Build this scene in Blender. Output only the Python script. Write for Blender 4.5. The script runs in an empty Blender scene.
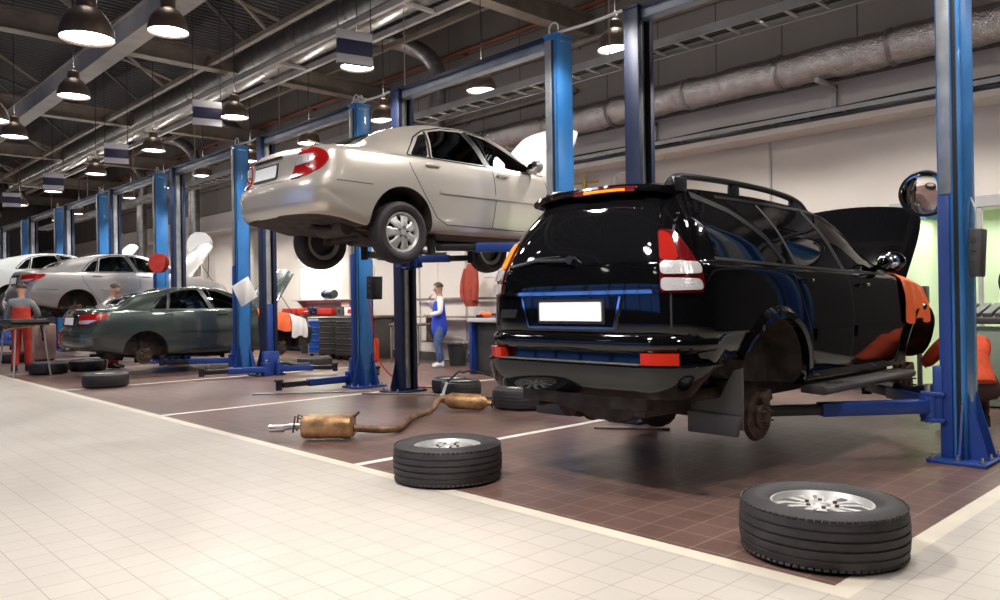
import bpy, bmesh, math, random
from mathutils import Vector as V, Matrix
from mathutils.bvhtree import BVHTree
COL = bpy.context.scene.collection
random.seed(11)
PI = math.pi

# ------------------------------------------------------------------ objects
def link(name, me, mats, parent=None, loc=(0, 0, 0), rot=(0, 0, 0)):
    o = bpy.data.objects.new(name, me)
    COL.objects.link(o)
    if me is not None and mats is not None:
        if len(me.materials) == 0:
            for m in (mats if isinstance(mats, (list, tuple)) else [mats]):
                me.materials.append(m)
    o.location = loc
    o.rotation_euler = rot
    if parent is not None:
        o.parent = parent
    return o

def finish(bm, smooth=True, ang=35):
    bmesh.ops.recalc_face_normals(bm, faces=bm.faces)
    if smooth:
        c = math.radians(ang)
        for f in bm.faces:
            f.smooth = True
        for e in bm.edges:
            if len(e.link_faces) == 2:
                try:
                    e.smooth = e.calc_face_angle() < c
                except Exception:
                    e.smooth = True

def obj(name, bm, mats, parent=None, loc=(0, 0, 0), rot=(0, 0, 0), smooth=True, ang=35, recalc=True):
    if recalc:
        finish(bm, smooth, ang)
    me = bpy.data.meshes.new(name)
    bm.to_mesh(me)
    bm.free()
    return link(name, me, mats, parent, loc, rot)

def tag(o, label, cat, group=None, kind=None):
    o['label'] = label
    o['category'] = cat
    if group:
        o['group'] = group
    if kind:
        o['kind'] = kind
    return o

def empty(name, loc, label, cat, group=None, rz=0):
    o = bpy.data.objects.new(name, None)
    o.empty_display_size = 0.1
    COL.objects.link(o)
    o.location = loc
    o.rotation_euler = (0, 0, rz)
    return tag(o, label, cat, group)

def structure(name, bm, mats, label=None, smooth=False):
    o = obj(name, bm, mats, smooth=smooth)
    o['kind'] = 'structure'
    if label:
        tag(o, label, name.split('_')[0])
    return o

def kids(o):
    return [c for c in bpy.data.objects if c.parent == o]

def dup(o, loc=None, label=None, rz=None, parent=None):
    """copy a thing with its parts and sub-parts"""
    r = o.copy()
    COL.objects.link(r)
    if parent is not None:
        r.parent = parent
    for ch in list(o.children):
        dup(ch, parent=r)
    if loc is not None:
        r.location = loc
    if rz is not None:
        r.rotation_euler = (0, 0, rz)
    if label:
        r['label'] = label
    return r

# ------------------------------------------------------------------ shapes
def NB():
    return bmesh.new()

def merge(bm, t, mi=0, M=None):
    if M is not None:
        bmesh.ops.transform(t, matrix=M, verts=t.verts)
    vm = {}
    for v in t.verts:
        vm[v] = bm.verts.new(v.co)
    for f in t.faces:
        try:
            nf = bm.faces.new([vm[v] for v in f.verts])
            nf.material_index = mi if mi is not None else f.material_index
        except ValueError:
            pass
    t.free()

def box(bm, c, s, bev=0.0, rot=None, mi=0, seg=2):
    t = bmesh.new()
    bmesh.ops.create_cube(t, size=1.0)
    bmesh.ops.transform(t, matrix=Matrix.Diagonal((s[0], s[1], s[2], 1)), verts=t.verts)
    if bev > 0:
        bmesh.ops.bevel(t, geom=list(t.edges), offset=min(bev, min(s) * .49), segments=seg, affect='EDGES', profile=.5)
    M = Matrix.Translation(c)
    if rot is not None:
        M = M @ rot
    merge(bm, t, mi, M)
    return bm

def rotz(a): return Matrix.Rotation(a, 4, 'Z')
def rotx(a): return Matrix.Rotation(a, 4, 'X')
def roty(a): return Matrix.Rotation(a, 4, 'Y')

def frame(d):
    d = V(d).normalized()
    u = V((0, 0, 1)) if abs(d.z) < .95 else V((1, 0, 0))
    a = u.cross(d).normalized()
    return a, d.cross(a).normalized(), d

def ring(bm, c, a, b, r, n, r2=None):
    r2 = r if r2 is None else r2
    return [bm.verts.new(V(c) + a * (r * math.cos(2 * PI * i / n)) + b * (r2 * math.sin(2 * PI * i / n))) for i in range(n)]

def bridge(bm, A, B, mi=0, closed=True):
    n = len(A)
    for i in range(n if closed else n - 1):
        j = (i + 1) % n
        try:
            f = bm.faces.new((A[i], A[j], B[j], B[i]))
            f.material_index = mi
        except ValueError:
            pass

def cap(bm, A, mi=0):
    try:
        f = bm.faces.new(A)
        f.material_index = mi
    except ValueError:
        pass

def cyl(bm, p0, p1, r, r2=None, n=16, mi=0, caps=True):
    p0, p1 = V(p0), V(p1)
    a, b, d = frame(p1 - p0)
    A = ring(bm, p0, a, b, r, n)
    B = ring(bm, p1, a, b, r if r2 is None else r2, n)
    bridge(bm, A, B, mi)
    if caps:
        cap(bm, A[::-1], mi)
        cap(bm, B, mi)
    return bm

def tube(bm, pts, r, n=8, mi=0, caps=True, closed=False):
    pts = [V(p) for p in pts]
    N = len(pts)
    rs = r if isinstance(r, (list, tuple)) else [r] * N
    rings = []
    a = None
    for i, p in enumerate(pts):
        if closed:
            d = pts[(i + 1) % N] - pts[i - 1]
        else:
            d = pts[min(i + 1, N - 1)] - pts[max(i - 1, 0)]
        d.normalize()
        if a is None:
            a, b, _ = frame(d)
        else:
            a = (a - d * a.dot(d))
            if a.length < 1e-6:
                a, b, _ = frame(d)
            a.normalize()
            b = d.cross(a).normalized()
        rings.append(ring(bm, p, a, b, rs[i], n))
    for i in range(N - 1):
        bridge(bm, rings[i], rings[i + 1], mi)
    if closed:
        bridge(bm, rings[-1], rings[0], mi)
    elif caps:
        cap(bm, rings[0][::-1], mi)
        cap(bm, rings[-1], mi)
    return bm

def lathe(bm, prof, n=32, M=None, mi=0, closed=False):
    """profile of (r, z) about z"""
    M = M or Matrix.Identity(4)
    rings = []
    for r, z in prof:
        if r < 1e-6:
            rings.append([bm.verts.new(M @ V((0, 0, z)))])
        else:
            rings.append([bm.verts.new(M @ V((r * math.cos(2 * PI * i / n), r * math.sin(2 * PI * i / n), z))) for i in range(n)])
    seq = list(zip(rings[:-1], rings[1:]))
    if closed:
        seq.append((rings[-1], rings[0]))
    for A, B in seq:
        if len(A) == 1 and len(B) == 1:
            continue
        for i in range(n):
            j = (i + 1) % n
            try:
                if len(A) == 1:
                    f = bm.faces.new((A[0], B[j], B[i]))
                elif len(B) == 1:
                    f = bm.faces.new((A[i], A[j], B[0]))
                else:
                    f = bm.faces.new((A[i], A[j], B[j], B[i]))
                f.material_index = mi
            except ValueError:
                pass
    return bm

def prism(bm, poly, a, b, axis='x', mi=0, bev=0, M=None):
    """extrude a 2D polygon along an axis: x:(y,z) y:(x,z) z:(x,y)"""
    t = bmesh.new()
    def P(u, v, w):
        return {'x': (w, u, v), 'y': (u, w, v), 'z': (u, v, w)}[axis]
    A = [t.verts.new(P(u, v, a)) for u, v in poly]
    B = [t.verts.new(P(u, v, b)) for u, v in poly]
    t.faces.new(A[::-1]); t.faces.new(B)
    n = len(poly)
    for i in range(n):
        j = (i + 1) % n
        t.faces.new((A[i], A[j], B[j], B[i]))
    bmesh.ops.recalc_face_normals(t, faces=t.faces)
    if bev > 0:
        bmesh.ops.bevel(t, geom=list(t.edges), offset=bev, segments=2, affect='EDGES', profile=.5)
    merge(bm, t, mi, M)
    return bm

def ell(bm, c, r, mi=0, u=16, v=10, M=None):
    t = bmesh.new()
    bmesh.ops.create_uvsphere(t, u_segments=u, v_segments=v, radius=1)
    bmesh.ops.transform(t, matrix=Matrix.Translation(c) @ (M or Matrix.Identity(4)) @ Matrix.Diagonal((r[0], r[1], r[2], 1)), verts=t.verts)
    merge(bm, t, mi)
    return bm

def arc(cx, cy, r, a0, a1, n):
    return [(cx + r * math.cos(a0 + (a1 - a0) * i / n), cy + r * math.sin(a0 + (a1 - a0) * i / n)) for i in range(n + 1)]

def catmull(P, sub, closed=False):
    P = [V(p) for p in P]
    out = []
    n = len(P)
    for i in range(n if closed else n - 1):
        if closed:
            p0, p1, p2, p3 = P[i - 1], P[i], P[(i + 1) % n], P[(i + 2) % n]
        else:
            p1, p2 = P[i], P[i + 1]
            p0 = P[i - 1] if i > 0 else p1 * 2 - p2
            p3 = P[i + 2] if i + 2 < n else p2 * 2 - p1
        for k in range(sub):
            t = k / sub
            out.append(.5 * ((2 * p1) + (p2 - p0) * t + (2 * p0 - 5 * p1 + 4 * p2 - p3) * t * t + (3 * p1 - p0 - 3 * p2 + p3) * t ** 3))
    if not closed:
        out.append(P[-1])
    return out

def pchip(pts):
    xs = [p[0] for p in pts]; ys = [p[1] for p in pts]
    n = len(xs)
    h = [xs[i + 1] - xs[i] for i in range(n - 1)]
    d = [(ys[i + 1] - ys[i]) / h[i] for i in range(n - 1)]
    m = [0.0] * n
    for i in range(1, n - 1):
        if d[i - 1] * d[i] > 0:
            w1, w2 = 2 * h[i] + h[i - 1], h[i] + 2 * h[i - 1]
            m[i] = (w1 + w2) / (w1 / d[i - 1] + w2 / d[i])
    m[0] = d[0]; m[-1] = d[-1]
    def f(x):
        if x <= xs[0]: return ys[0]
        if x >= xs[-1]: return ys[-1]
        i = max(k for k in range(n - 1) if xs[k] <= x)
        t = (x - xs[i]) / h[i]
        return ((2 * t ** 3 - 3 * t * t + 1) * ys[i] + (t ** 3 - 2 * t * t + t) * h[i] * m[i]
                + (-2 * t ** 3 + 3 * t * t) * ys[i + 1] + (t ** 3 - t * t) * h[i] * m[i + 1])
    return f

def sstep(a, b, x):
    t = max(0, min(1, (x - a) / (b - a)))
    return t * t * (3 - 2 * t)

# ------------------------------------------------------------------ materials
def mat(name, col, rough=.5, metal=0, var=0, vscale=4, bump=0, bscale=30, coat=0, emit=None, estr=0, spec=None, coord='Object', var_col=None):
    m = bpy.data.materials.new(name)
    m.use_nodes = True
    nt = m.node_tree
    p = nt.nodes['Principled BSDF']
    p.inputs['Base Color'].default_value = (*col, 1)
    p.inputs['Roughness'].default_value = rough
    p.inputs['Metallic'].default_value = metal
    if coat:
        p.inputs['Coat Weight'].default_value = coat
        p.inputs['Coat Roughness'].default_value = .03
    if spec is not None:
        p.inputs['Specular IOR Level'].default_value = spec
    if emit:
        p.inputs['Emission Color'].default_value = (*emit, 1)
        p.inputs['Emission Strength'].default_value = estr
    tc = None
    if var or bump:
        tc = nt.nodes.new('ShaderNodeTexCoord')
    if var:
        nz = nt.nodes.new('ShaderNodeTexNoise')
        nz.inputs['Scale'].default_value = vscale
        nz.inputs['Detail'].default_value = 6
        nt.links.new(tc.outputs[coord], nz.inputs['Vector'])
        r = nt.nodes.new('ShaderNodeValToRGB')
        lo = var_col or tuple(c * (1 - var) for c in col)
        hi = tuple(min(1, c * (1 + var)) for c in col)
        r.color_ramp.elements[0].position = .35
        r.color_ramp.elements[1].position = .65
        r.color_ramp.elements[0].color = (*lo, 1)
        r.color_ramp.elements[1].color = (*hi, 1)
        nt.links.new(nz.outputs['Fac'], r.inputs['Fac'])
        nt.links.new(r.outputs['Color'], p.inputs['Base Color'])
    if bump:
        nb = nt.nodes.new('ShaderNodeTexNoise')
        nb.inputs['Scale'].default_value = bscale
        nb.inputs['Detail'].default_value = 3
        nt.links.new(tc.outputs[coord], nb.inputs['Vector'])
        b = nt.nodes.new('ShaderNodeBump')
        b.inputs['Strength'].default_value = bump
        b.inputs['Distance'].default_value = .02
        nt.links.new(nb.outputs['Fac'], b.inputs['Height'])
        nt.links.new(b.outputs['Normal'], p.inputs['Normal'])
    return m

def tile_mat(name, c1, c2, mortar, size, msize, rough, bump=.15, patch=.0, off=(0, 0, 0)):
    m = mat(name, c1, rough)
    nt = m.node_tree
    p = nt.nodes['Principled BSDF']
    tc = nt.nodes.new('ShaderNodeTexCoord')
    mp = nt.nodes.new('ShaderNodeMapping')
    mp.inputs['Location'].default_value = off
    nt.links.new(tc.outputs['Object'], mp.inputs['Vector'])
    br = nt.nodes.new('ShaderNodeTexBrick')
    br.offset = 0; br.squash = 1
    br.inputs['Scale'].default_value = 1
    br.inputs['Brick Width'].default_value = size
    br.inputs['Row Height'].default_value = size
    br.inputs['Mortar Size'].default_value = msize
    br.inputs['Mortar Smooth'].default_value = .2
    br.inputs['Bias'].default_value = 0
    br.inputs['Color1'].default_value = (*c1, 1)
    br.inputs['Color2'].default_value = (*c2, 1)
    br.inputs['Mortar'].default_value = (*mortar, 1)
    nt.links.new(mp.outputs['Vector'], br.inputs['Vector'])
    nz = nt.nodes.new('ShaderNodeTexNoise')
    nz.inputs['Scale'].default_value = .9
    nz.inputs['Detail'].default_value = 7
    nt.links.new(tc.outputs['Object'], nz.inputs['Vector'])
    mx = nt.nodes.new('ShaderNodeMix'); mx.data_type = 'RGBA'; mx.blend_type = 'MULTIPLY'
    mx.inputs[0].default_value = 1
    rp = nt.nodes.new('ShaderNodeValToRGB')
    v = 1 - patch
    rp.color_ramp.elements[0].color = (v, v, v, 1); rp.color_ramp.elements[0].position = .35
    rp.color_ramp.elements[1].color = (1, 1, 1, 1); rp.color_ramp.elements[1].position = .65
    nt.links.new(nz.outputs['Fac'], rp.inputs['Fac'])
    nt.links.new(br.outputs['Color'], mx.inputs[6])
    nt.links.new(rp.outputs['Color'], mx.inputs[7])
    nt.links.new(mx.outputs[2], p.inputs['Base Color'])
    rr = nt.nodes.new('ShaderNodeMapRange')
    rr.inputs['To Min'].default_value = rough - .08
    rr.inputs['To Max'].default_value = rough + .12
    nt.links.new(nz.outputs['Fac'], rr.inputs['Value'])
    nt.links.new(rr.outputs['Result'], p.inputs['Roughness'])
    b = nt.nodes.new('ShaderNodeBump')
    b.inputs['Strength'].default_value = bump
    b.inputs['Distance'].default_value = .004
    b.invert = True
    nt.links.new(br.outputs['Fac'], b.inputs['Height'])
    nt.links.new(b.outputs['Normal'], p.inputs['Normal'])
    return m

def glass_mat(name, tint, refl=.12):
    """tinted pane: see-through by its tint plus a glossy coat"""
    m = bpy.data.materials.new(name)
    m.use_nodes = True
    nt = m.node_tree
    nt.nodes.remove(nt.nodes['Principled BSDF'])
    out = nt.nodes['Material Output']
    tr = nt.nodes.new('ShaderNodeBsdfTransparent'); tr.inputs['Color'].default_value = (*tint, 1)
    gl = nt.nodes.new('ShaderNodeBsdfGlossy'); gl.inputs['Roughness'].default_value = .02
    fr = nt.nodes.new('ShaderNodeFresnel'); fr.inputs['IOR'].default_value = 1.5
    ms = nt.nodes.new('ShaderNodeMixShader')
    nt.links.new(fr.outputs[0], ms.inputs[0]); nt.links.new(tr.outputs[0], ms.inputs[1]); nt.links.new(gl.outputs[0], ms.inputs[2])
    nt.links.new(ms.outputs[0], out.inputs['Surface'])
    return m

M = {}
M['brown'] = tile_mat('brown_floor_tile', (.175, .098, .080), (.135, .076, .063), (.30, .20, .16), .2, .004, .36, patch=.25)
M['cream'] = tile_mat('cream_floor_tile', (.58, .525, .465), (.55, .50, .44), (.34, .29, .25), .18, .0025, .30, bump=.1, patch=.06)
M['border'] = mat('cream_border_tile', (.68, .61, .50), .4, var=.05)
M['line'] = mat('white_floor_paint', (.72, .68, .64), .5, var=.08, vscale=8)
M['wall'] = mat('white_wall_paint', (.68, .615, .555), .6, var=.05, vscale=.7)
M['wall_up'] = tile_mat('grey_wall_panel', (.22, .19, .17), (.205, .18, .16), (.07, .06, .055), 1.05, .012, .6, patch=.12)
M['wall_green'] = mat('pale_green_wall', (.56, .63, .47), .6, var=.04, vscale=1)
M['ceil'] = mat('dark_ceiling_deck', (.085, .08, .082), .55)
M['steel_dark'] = mat('brown_grey_steel', (.20, .165, .135), .55, var=.2, vscale=3)
M['steel_pale'] = mat('pale_grey_steel', (.34, .315, .29), .5, var=.12, vscale=3)
M['pipe_red'] = mat('red_brown_pipe', (.20, .06, .035), .5, var=.15)
M['galv'] = mat('galvanised_duct', (.36, .35, .34), .32, .85, var=.2, vscale=6, bump=.15, bscale=20)
M['foil'] = mat('crinkled_foil', (.62, .58, .56), .24, 1.0, var=.15, vscale=9, bump=1.0, bscale=44)
M['foil_seam'] = mat('foil_seam_band', (.35, .32, .30), .35, .9)
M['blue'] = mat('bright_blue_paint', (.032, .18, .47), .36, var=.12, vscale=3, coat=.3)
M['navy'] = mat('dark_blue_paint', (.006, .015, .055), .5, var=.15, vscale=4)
M['cobalt'] = mat('cobalt_blue_paint', (.014, .048, .24), .42, var=.1, vscale=4)
M['track'] = mat('bare_steel_track', (.42, .44, .45), .38, .6, var=.18, vscale=5)
M['beam'] = mat('beam_grey_blue', (.27, .30, .35), .42, .3, var=.12, vscale=4)
M['black'] = mat('black_rubber', (.012, .011, .012), .6)
M['jacket_red'] = mat('dull_red_jacket', (.32, .045, .024), .8, var=.15, vscale=10, bump=.3, bscale=25)
M['darkwear'] = mat('dark_work_trousers', (.05, .018, .016), .8, var=.2)
M['tyre'] = mat('tyre_rubber', (.030, .0255, .0265), .60, var=.25, vscale=9, bump=.2, bscale=70)
M['metal'] = mat('bright_steel', (.62, .61, .60), .28, 1.0)
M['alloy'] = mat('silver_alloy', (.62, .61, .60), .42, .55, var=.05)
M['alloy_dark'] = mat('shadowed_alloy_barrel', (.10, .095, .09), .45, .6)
M['dark_red'] = mat('deep_red_lamp_rim', (.10, .003, .005), .1, coat=1)
M['wall_grey'] = mat('grey_wall_paint', (.055, .052, .05), .6)
M['rust'] = mat('rusty_iron', (.085, .052, .036), .7, .3, var=.5, vscale=14, bump=.3, bscale=40)
M['exhaust'] = mat('heat_stained_exhaust', (.42, .24, .115), .42, .65, var=.4, vscale=9, bump=.15, bscale=20)
M['under'] = mat('dusty_underbody', (.045, .034, .028), .75, var=.5, vscale=7, bump=.4, bscale=14)
M['interior'] = mat('dark_car_interior', (.025, .024, .023), .8)
M['trimblack'] = mat('satin_black_trim', (.012, .012, .013), .38)
M['greyplastic'] = mat('grey_plastic', (.085, .08, .078), .5, var=.1)
M['paint_black'] = mat('black_car_paint', (.0025, .0025, .003), .05, spec=.5)
M['paint_silver'] = mat('champagne_silver_paint', (.63, .575, .51), .30, .45, coat=.8)
M['paint_green'] = mat('dark_grey_green_paint', (.062, .078, .070), .24, .5, coat=1)
M['paint_grey'] = mat('silver_grey_paint', (.44, .42, .41), .30, .5, coat=.8)
M['paint_white'] = mat('white_car_paint', (.78, .82, .80), .28, coat=.8)
M['glass_dark'] = mat('privacy_glass', (.004, .004, .005), .03, coat=0, spec=.6)
M['glass_tint'] = glass_mat('tinted_glass', (.30, .33, .32))
M['glass_clear'] = glass_mat('light_glass', (.62, .68, .63))
M['red_lens'] = mat('red_lamp_lens', (.42, .008, .008), .12, coat=1, bump=.15, bscale=60)
M['red_lens_lit'] = mat('bright_red_lens', (.34, .012, .008), .12, coat=1)
M['clear_lens'] = mat('clear_lamp_lens', (.62, .60, .60), .12, .3, coat=1, bump=.25, bscale=60)
M['amber_lit'] = mat('amber_lit_lens', (.9, .22, .008), .15, coat=1, emit=(1, .25, .01), estr=.8)  # lit brake strip; also paints light from behind into the left lens
M['red_reflex'] = mat('red_reflector', (.52, .022, .008), .2, coat=1)
M['chrome'] = mat('chrome', (.75, .76, .78), .07, 1.0)
M['plate'] = mat('blank_white_plate', (.88, .88, .88), .4)
M['lamp_house'] = mat('brown_lamp_housing', (.15, .105, .082), .42, .4)
M['lamp_on'] = mat('lit_lamp_glass', (.9, .9, .9), .4, emit=(1, .97, .93), estr=9)
M['sign_navy'] = mat('navy_sign_board', (.03, .03, .085), .5)
M['sign_white'] = mat('pale_sign_band', (.66, .63, .66), .5)
M['wire'] = mat('dark_cable', (.02, .018, .018), .6)
M['whitecable'] = mat('white_cable', (.75, .72, .68), .5)
M['red'] = mat('red_workwear', (.50, .035, .022), .8, var=.15, vscale=10, bump=.3, bscale=25)
M['orange_wear'] = mat('orange_red_workwear', (.62, .07, .02), .8, var=.12, vscale=10, bump=.3, bscale=25)
M['bluewear'] = mat('blue_workwear', (.022, .055, .52), .8, var=.12, vscale=10, bump=.3, bscale=25)
M['jeans'] = mat('faded_jeans', (.05, .09, .20), .85, var=.3, vscale=12)
M['greywear'] = mat('grey_shirt', (.19, .215, .22), .85, var=.1)
M['whitewear'] = mat('white_shirt', (.80, .77, .75), .8)
M['skin'] = mat('skin', (.50, .27, .19), .55, var=.08, vscale=14)
M['hair'] = mat('dark_brown_hair', (.045, .026, .016), .6, var=.3, vscale=40)
M['shoe'] = mat('dark_shoe', (.02, .018, .017), .5)
M['shoe_white'] = mat('white_trainers', (.72, .70, .68), .5)
M['orange'] = mat('orange_fender_cover', (.78, .13, .03), .6, var=.1, vscale=6, bump=.2, bscale=12)
M['toolred'] = mat('red_tool_tray', (.55, .03, .02), .4)
M['toolblue'] = mat('blue_drawer_front', (.008, .10, .52), .35)
M['tooldark'] = mat('charcoal_drawer_front', (.06, .055, .05), .42, var=.1)
M['benchtop'] = mat('worn_bench_top', (.16, .12, .10), .5, var=.3, vscale=8)
M['yellowpaint'] = mat('brass_fitting', (.55, .38, .12), .4, .6)
M['paper'] = mat('white_paper', (.85, .84, .83), .7)
M['beige'] = mat('beige_pink_enamel', (.60, .40, .32), .4, var=.08)
M['bin'] = mat('dark_bin_plastic', (.025, .026, .028), .5)
M['mirror'] = mat('mirror_face', (.92, .90, .89), .03, 1.0)
M['ltgrey'] = mat('light_grey_enamel', (.46, .45, .44), .45, var=.06)
M['board_white'] = mat('white_board_panel', (.85, .88, .80), .5)  # plain pale panel colour, no emission of its own
M['tube'] = mat('lit_fluorescent_tube', (.9, .9, .9), .4, emit=(.92, 1, .80), estr=10)
# ------------------------------------------------------------------ cars
def body_section(sp, y):
    """half section (x>=0) from bottom centre to roof centre"""
    w = sp['W'](y); zb = sp['zb'](y); zm = sp['zm'](y); zbt = sp['zbelt'](y); zt = sp['ztop'](y)
    wb = w - sp['tuck'](y); wr = sp['WR'](y); g = sp['g'](y)
    h = max(zt - zbt, .01)
    lo = [(0, zb), (.7 * w, zb), (.90 * w, zb + .015), (.955 * w, zb + .07), (.98 * w, zb + .2), (w, zm),
          (w - .006, .45 * zm + .55 * zbt), (wb + .014, zbt - .045), (wb - .004, zbt)]
    G = [(wb - .028, zbt + .025), ((wb - .03 + wr) / 2 + .018, zbt + .5 * h), (wr + .006, zbt + .84 * h), (wr - .05, zbt + .95 * h), (wr * .6, zt - .012), (0, zt)]
    D = [(wb - .03, zbt + .3 * h), (wb * .92, zbt + .55 * h), (wb * .82, zbt + .72 * h), (wb * .66, zbt + .86 * h), (wb * .35, zbt + .96 * h), (0, zt)]
    up = [(D[i][0] * (1 - g) + G[i][0] * g, D[i][1] * (1 - g) + G[i][1] * g) for i in range(6)]
    return lo + up

def body_stations(sp):
    L = sp['L']; rr, fr = sp['rr'], sp['fr']; rn, fn = sp['rn'], sp['fn']; t0 = sp.get('t0', .3)
    T = []
    ts = [t0, .45, .6, .7, .78, .85, .90, .94, .97, .99]
    for t in ts:
        T.append((rr * (1 - (1 - t ** rn) ** (1 / rn)), t))
    n = 44
    for i in range(n + 1):
        T.append((rr + (L - rr - fr) * i / n, 1.0))
    for t in ts[::-1]:
        T.append((L - fr * (1 - (1 - t ** fn) ** (1 / fn)), t))
    return T

def body_mesh(sp):
    bm = NB()
    L = sp['L']
    rows = []
    for y, t in body_stations(sp):
        sec = body_section(sp, y)
        pts = catmull([(x, 0, z) for x, z in sec], 4)
        row = []
        for p in pts:
            x = p.x * t; z = p.z
            yy = y + sp['rwarp'](z) * (1 - sstep(0, sp['rfall'], y)) - sp['fwarp'](z) * (1 - sstep(0, sp['ffall'], L - y))
            row.append((max(x, 0), yy, z))
        rows.append(row)
    m = len(rows[0])
    R, Lf = [], []
    for row in rows:
        r = [bm.verts.new(p) for p in row]
        l = [r[0]] + [bm.verts.new((-p[0], p[1], p[2])) for p in row[1:-1]] + [r[-1]]
        R.append(r); Lf.append(l)
    for a in range(len(rows) - 1):
        for k in range(m - 1):
            for S, fl in ((R, 0), (Lf, 1)):
                q = [S[a][k], S[a + 1][k], S[a + 1][k + 1], S[a][k + 1]]
                f = bm.faces.new(q if not fl else q[::-1])
                f.material_index = 1 if k < 7 else 0
    for e in (0, len(rows) - 1):
        for k in range(m - 1):
            q = []
            for v in (R[e][k], R[e][k + 1], Lf[e][k + 1], Lf[e][k]):
                if v not in q:
                    q.append(v)
            if len(q) >= 3:
                f = bm.faces.new(q)
    bmesh.ops.recalc_face_normals(bm, faces=bm.faces)
    return bm

def boolean_cut(ob, cutters):
    for c in cutters:
        md = ob.modifiers.new('cut', 'BOOLEAN')
        md.operation = 'DIFFERENCE'; md.solver = 'EXACT'; md.object = c
    dg = bpy.context.evaluated_depsgraph_get()
    me = bpy.data.meshes.new_from_object(ob.evaluated_get(dg))
    ob.modifiers.clear()
    old = ob.data
    ob.data = me
    bpy.data.meshes.remove(old)
    for c in cutters:
        d = c.data
        bpy.data.objects.remove(c)
        bpy.data.meshes.remove(d)
    bm = NB(); bm.from_mesh(me)
    finish_sharp(bm, 32)
    bm.to_mesh(me); bm.free()

def finish_sharp(bm, ang):
    c = math.radians(ang)
    for f in bm.faces: f.smooth = True
    for e in bm.edges:
        if len(e.link_faces) == 2:
            e.smooth = e.calc_face_angle(0) < c

RAYS = {  # name: (direction, u axis)
    'right': (V((-1, 0, 0)), V((0, 1, 0))),
    'left': (V((1, 0, 0)), V((0, 1, 0))),
    'rear': (V((0, 1, 0)), V((1, 0, 0))),
    'front': (V((0, -1, 0)), V((1, 0, 0))),
    'rcorner': (V((-1, 1, 0)).normalized(), V((1, 1, 0)).normalized()),
    'lcorner': (V((1, 1, 0)).normalized(), V((1, -1, 0)).normalized()),
}

def project(bvh, view, u, z, eps):
    d, ua = RAYS[view]
    o = ua * u + V((0, 0, z)) - d * 12
    h, n, i, dist = bvh.ray_cast(o, d)
    if h is None:
        return None
    if n.dot(d) > 0:
        n = -n
    return h + (n * .25 - d * .75).normalized() * eps if view in ('rear', 'front') else h + n * eps

def round_poly(poly, r, n=3):
    """round the corners of a 2D polygon"""
    if r <= 0: return poly
    out = []
    N = len(poly)
    for i in range(N):
        p = V((*poly[i], 0)); a = V((*poly[i - 1], 0)); b = V((*poly[(i + 1) % N], 0))
        da, db = (a - p), (b - p)
        rr = min(r, da.length * .45, db.length * .45)
        s, e = p + da.normalized() * rr, p + db.normalized() * rr
        for k in range(n + 1):
            t = k / n
            q = s * (1 - t) ** 2 + p * 2 * t * (1 - t) + e * t * t
            out.append((q.x, q.y))
    return out

def patch(bm, bvh, view, poly, eps=.004, depth=.012, step=.06, rnd=.02, mi=0):
    """a curved panel lying on the body: outline in the plane of a view, thickness behind it"""
    poly = round_poly(poly, rnd)
    t = NB()
    vs = [t.verts.new((u, z, 0)) for u, z in poly]
    try:
        t.faces.new(vs)
    except ValueError:
        t.free(); return bm
    us = [p[0] for p in poly]; zs = [p[1] for p in poly]
    for lo, hi, no in ((min(us), max(us), (1, 0, 0)), (min(zs), max(zs), (0, 1, 0))):
        k = int((hi - lo) / step)
        for i in range(1, k + 1):
            c = lo + (hi - lo) * i / (k + 1)
            bmesh.ops.bisect_plane(t, geom=t.verts[:] + t.edges[:] + t.faces[:], plane_co=(c if no[0] else 0, c if no[1] else 0, 0), plane_no=no)
    top = {}; bot = {}
    for v in t.verts:
        a = project(bvh, view, v.co.x, v.co.y, eps)
        if a is None: continue
        b = project(bvh, view, v.co.x, v.co.y, eps - depth)
        top[v] = bm.verts.new(a); bot[v] = bm.verts.new(b)
    for f in t.faces:
        if all(v in top for v in f.verts):
            q = [top[v] for v in f.verts]
            g = bm.faces.new(q); g.material_index = mi
            g = bm.faces.new([bot[v] for v in f.verts][::-1]); g.material_index = mi
    for e in t.edges:
        if len(e.link_faces) == 1 and all(v in top for v in e.verts):
            a, b = e.verts
            try:
                g = bm.faces.new((top[a], top[b], bot[b], bot[a])); g.material_index = mi
            except ValueError: pass
    t.free()
    return bm

def strip(bm, bvh, view, line, w, eps=.0015, depth=.004, step=.05, mi=0):
    """a narrow band following a polyline drawn on the body"""
    P = [V((a, b, 0)) for a, b in line]
    pts = []
    for a, b in zip(P[:-1], P[1:]):
        k = max(1, int((b - a).length / step))
        for i in range(k):
            pts.append(a.lerp(b, i / k))
    pts.append(P[-1])
    rows = []
    for i, p in enumerate(pts):
        d = (pts[min(i + 1, len(pts) - 1)] - pts[max(i - 1, 0)]).normalized()
        n = V((-d.y, d.x, 0)) * w / 2
        r = []
        for q in (p + n, p - n):
            a = project(bvh, view, q.x, q.y, eps); b = project(bvh, view, q.x, q.y, eps - depth)
            if a is None: r = None; break
            r += [a, b]
        rows.append(None if r is None else [bm.verts.new(r[0]), bm.verts.new(r[2]), bm.verts.new(r[3]), bm.verts.new(r[1])])
    for a, b in zip(rows[:-1], rows[1:]):
        if a and b:
            bridge(bm, a, b, mi)
    for r in (rows[0], rows[-1]):
        if r: cap(bm, r, mi)
    return bm

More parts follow.
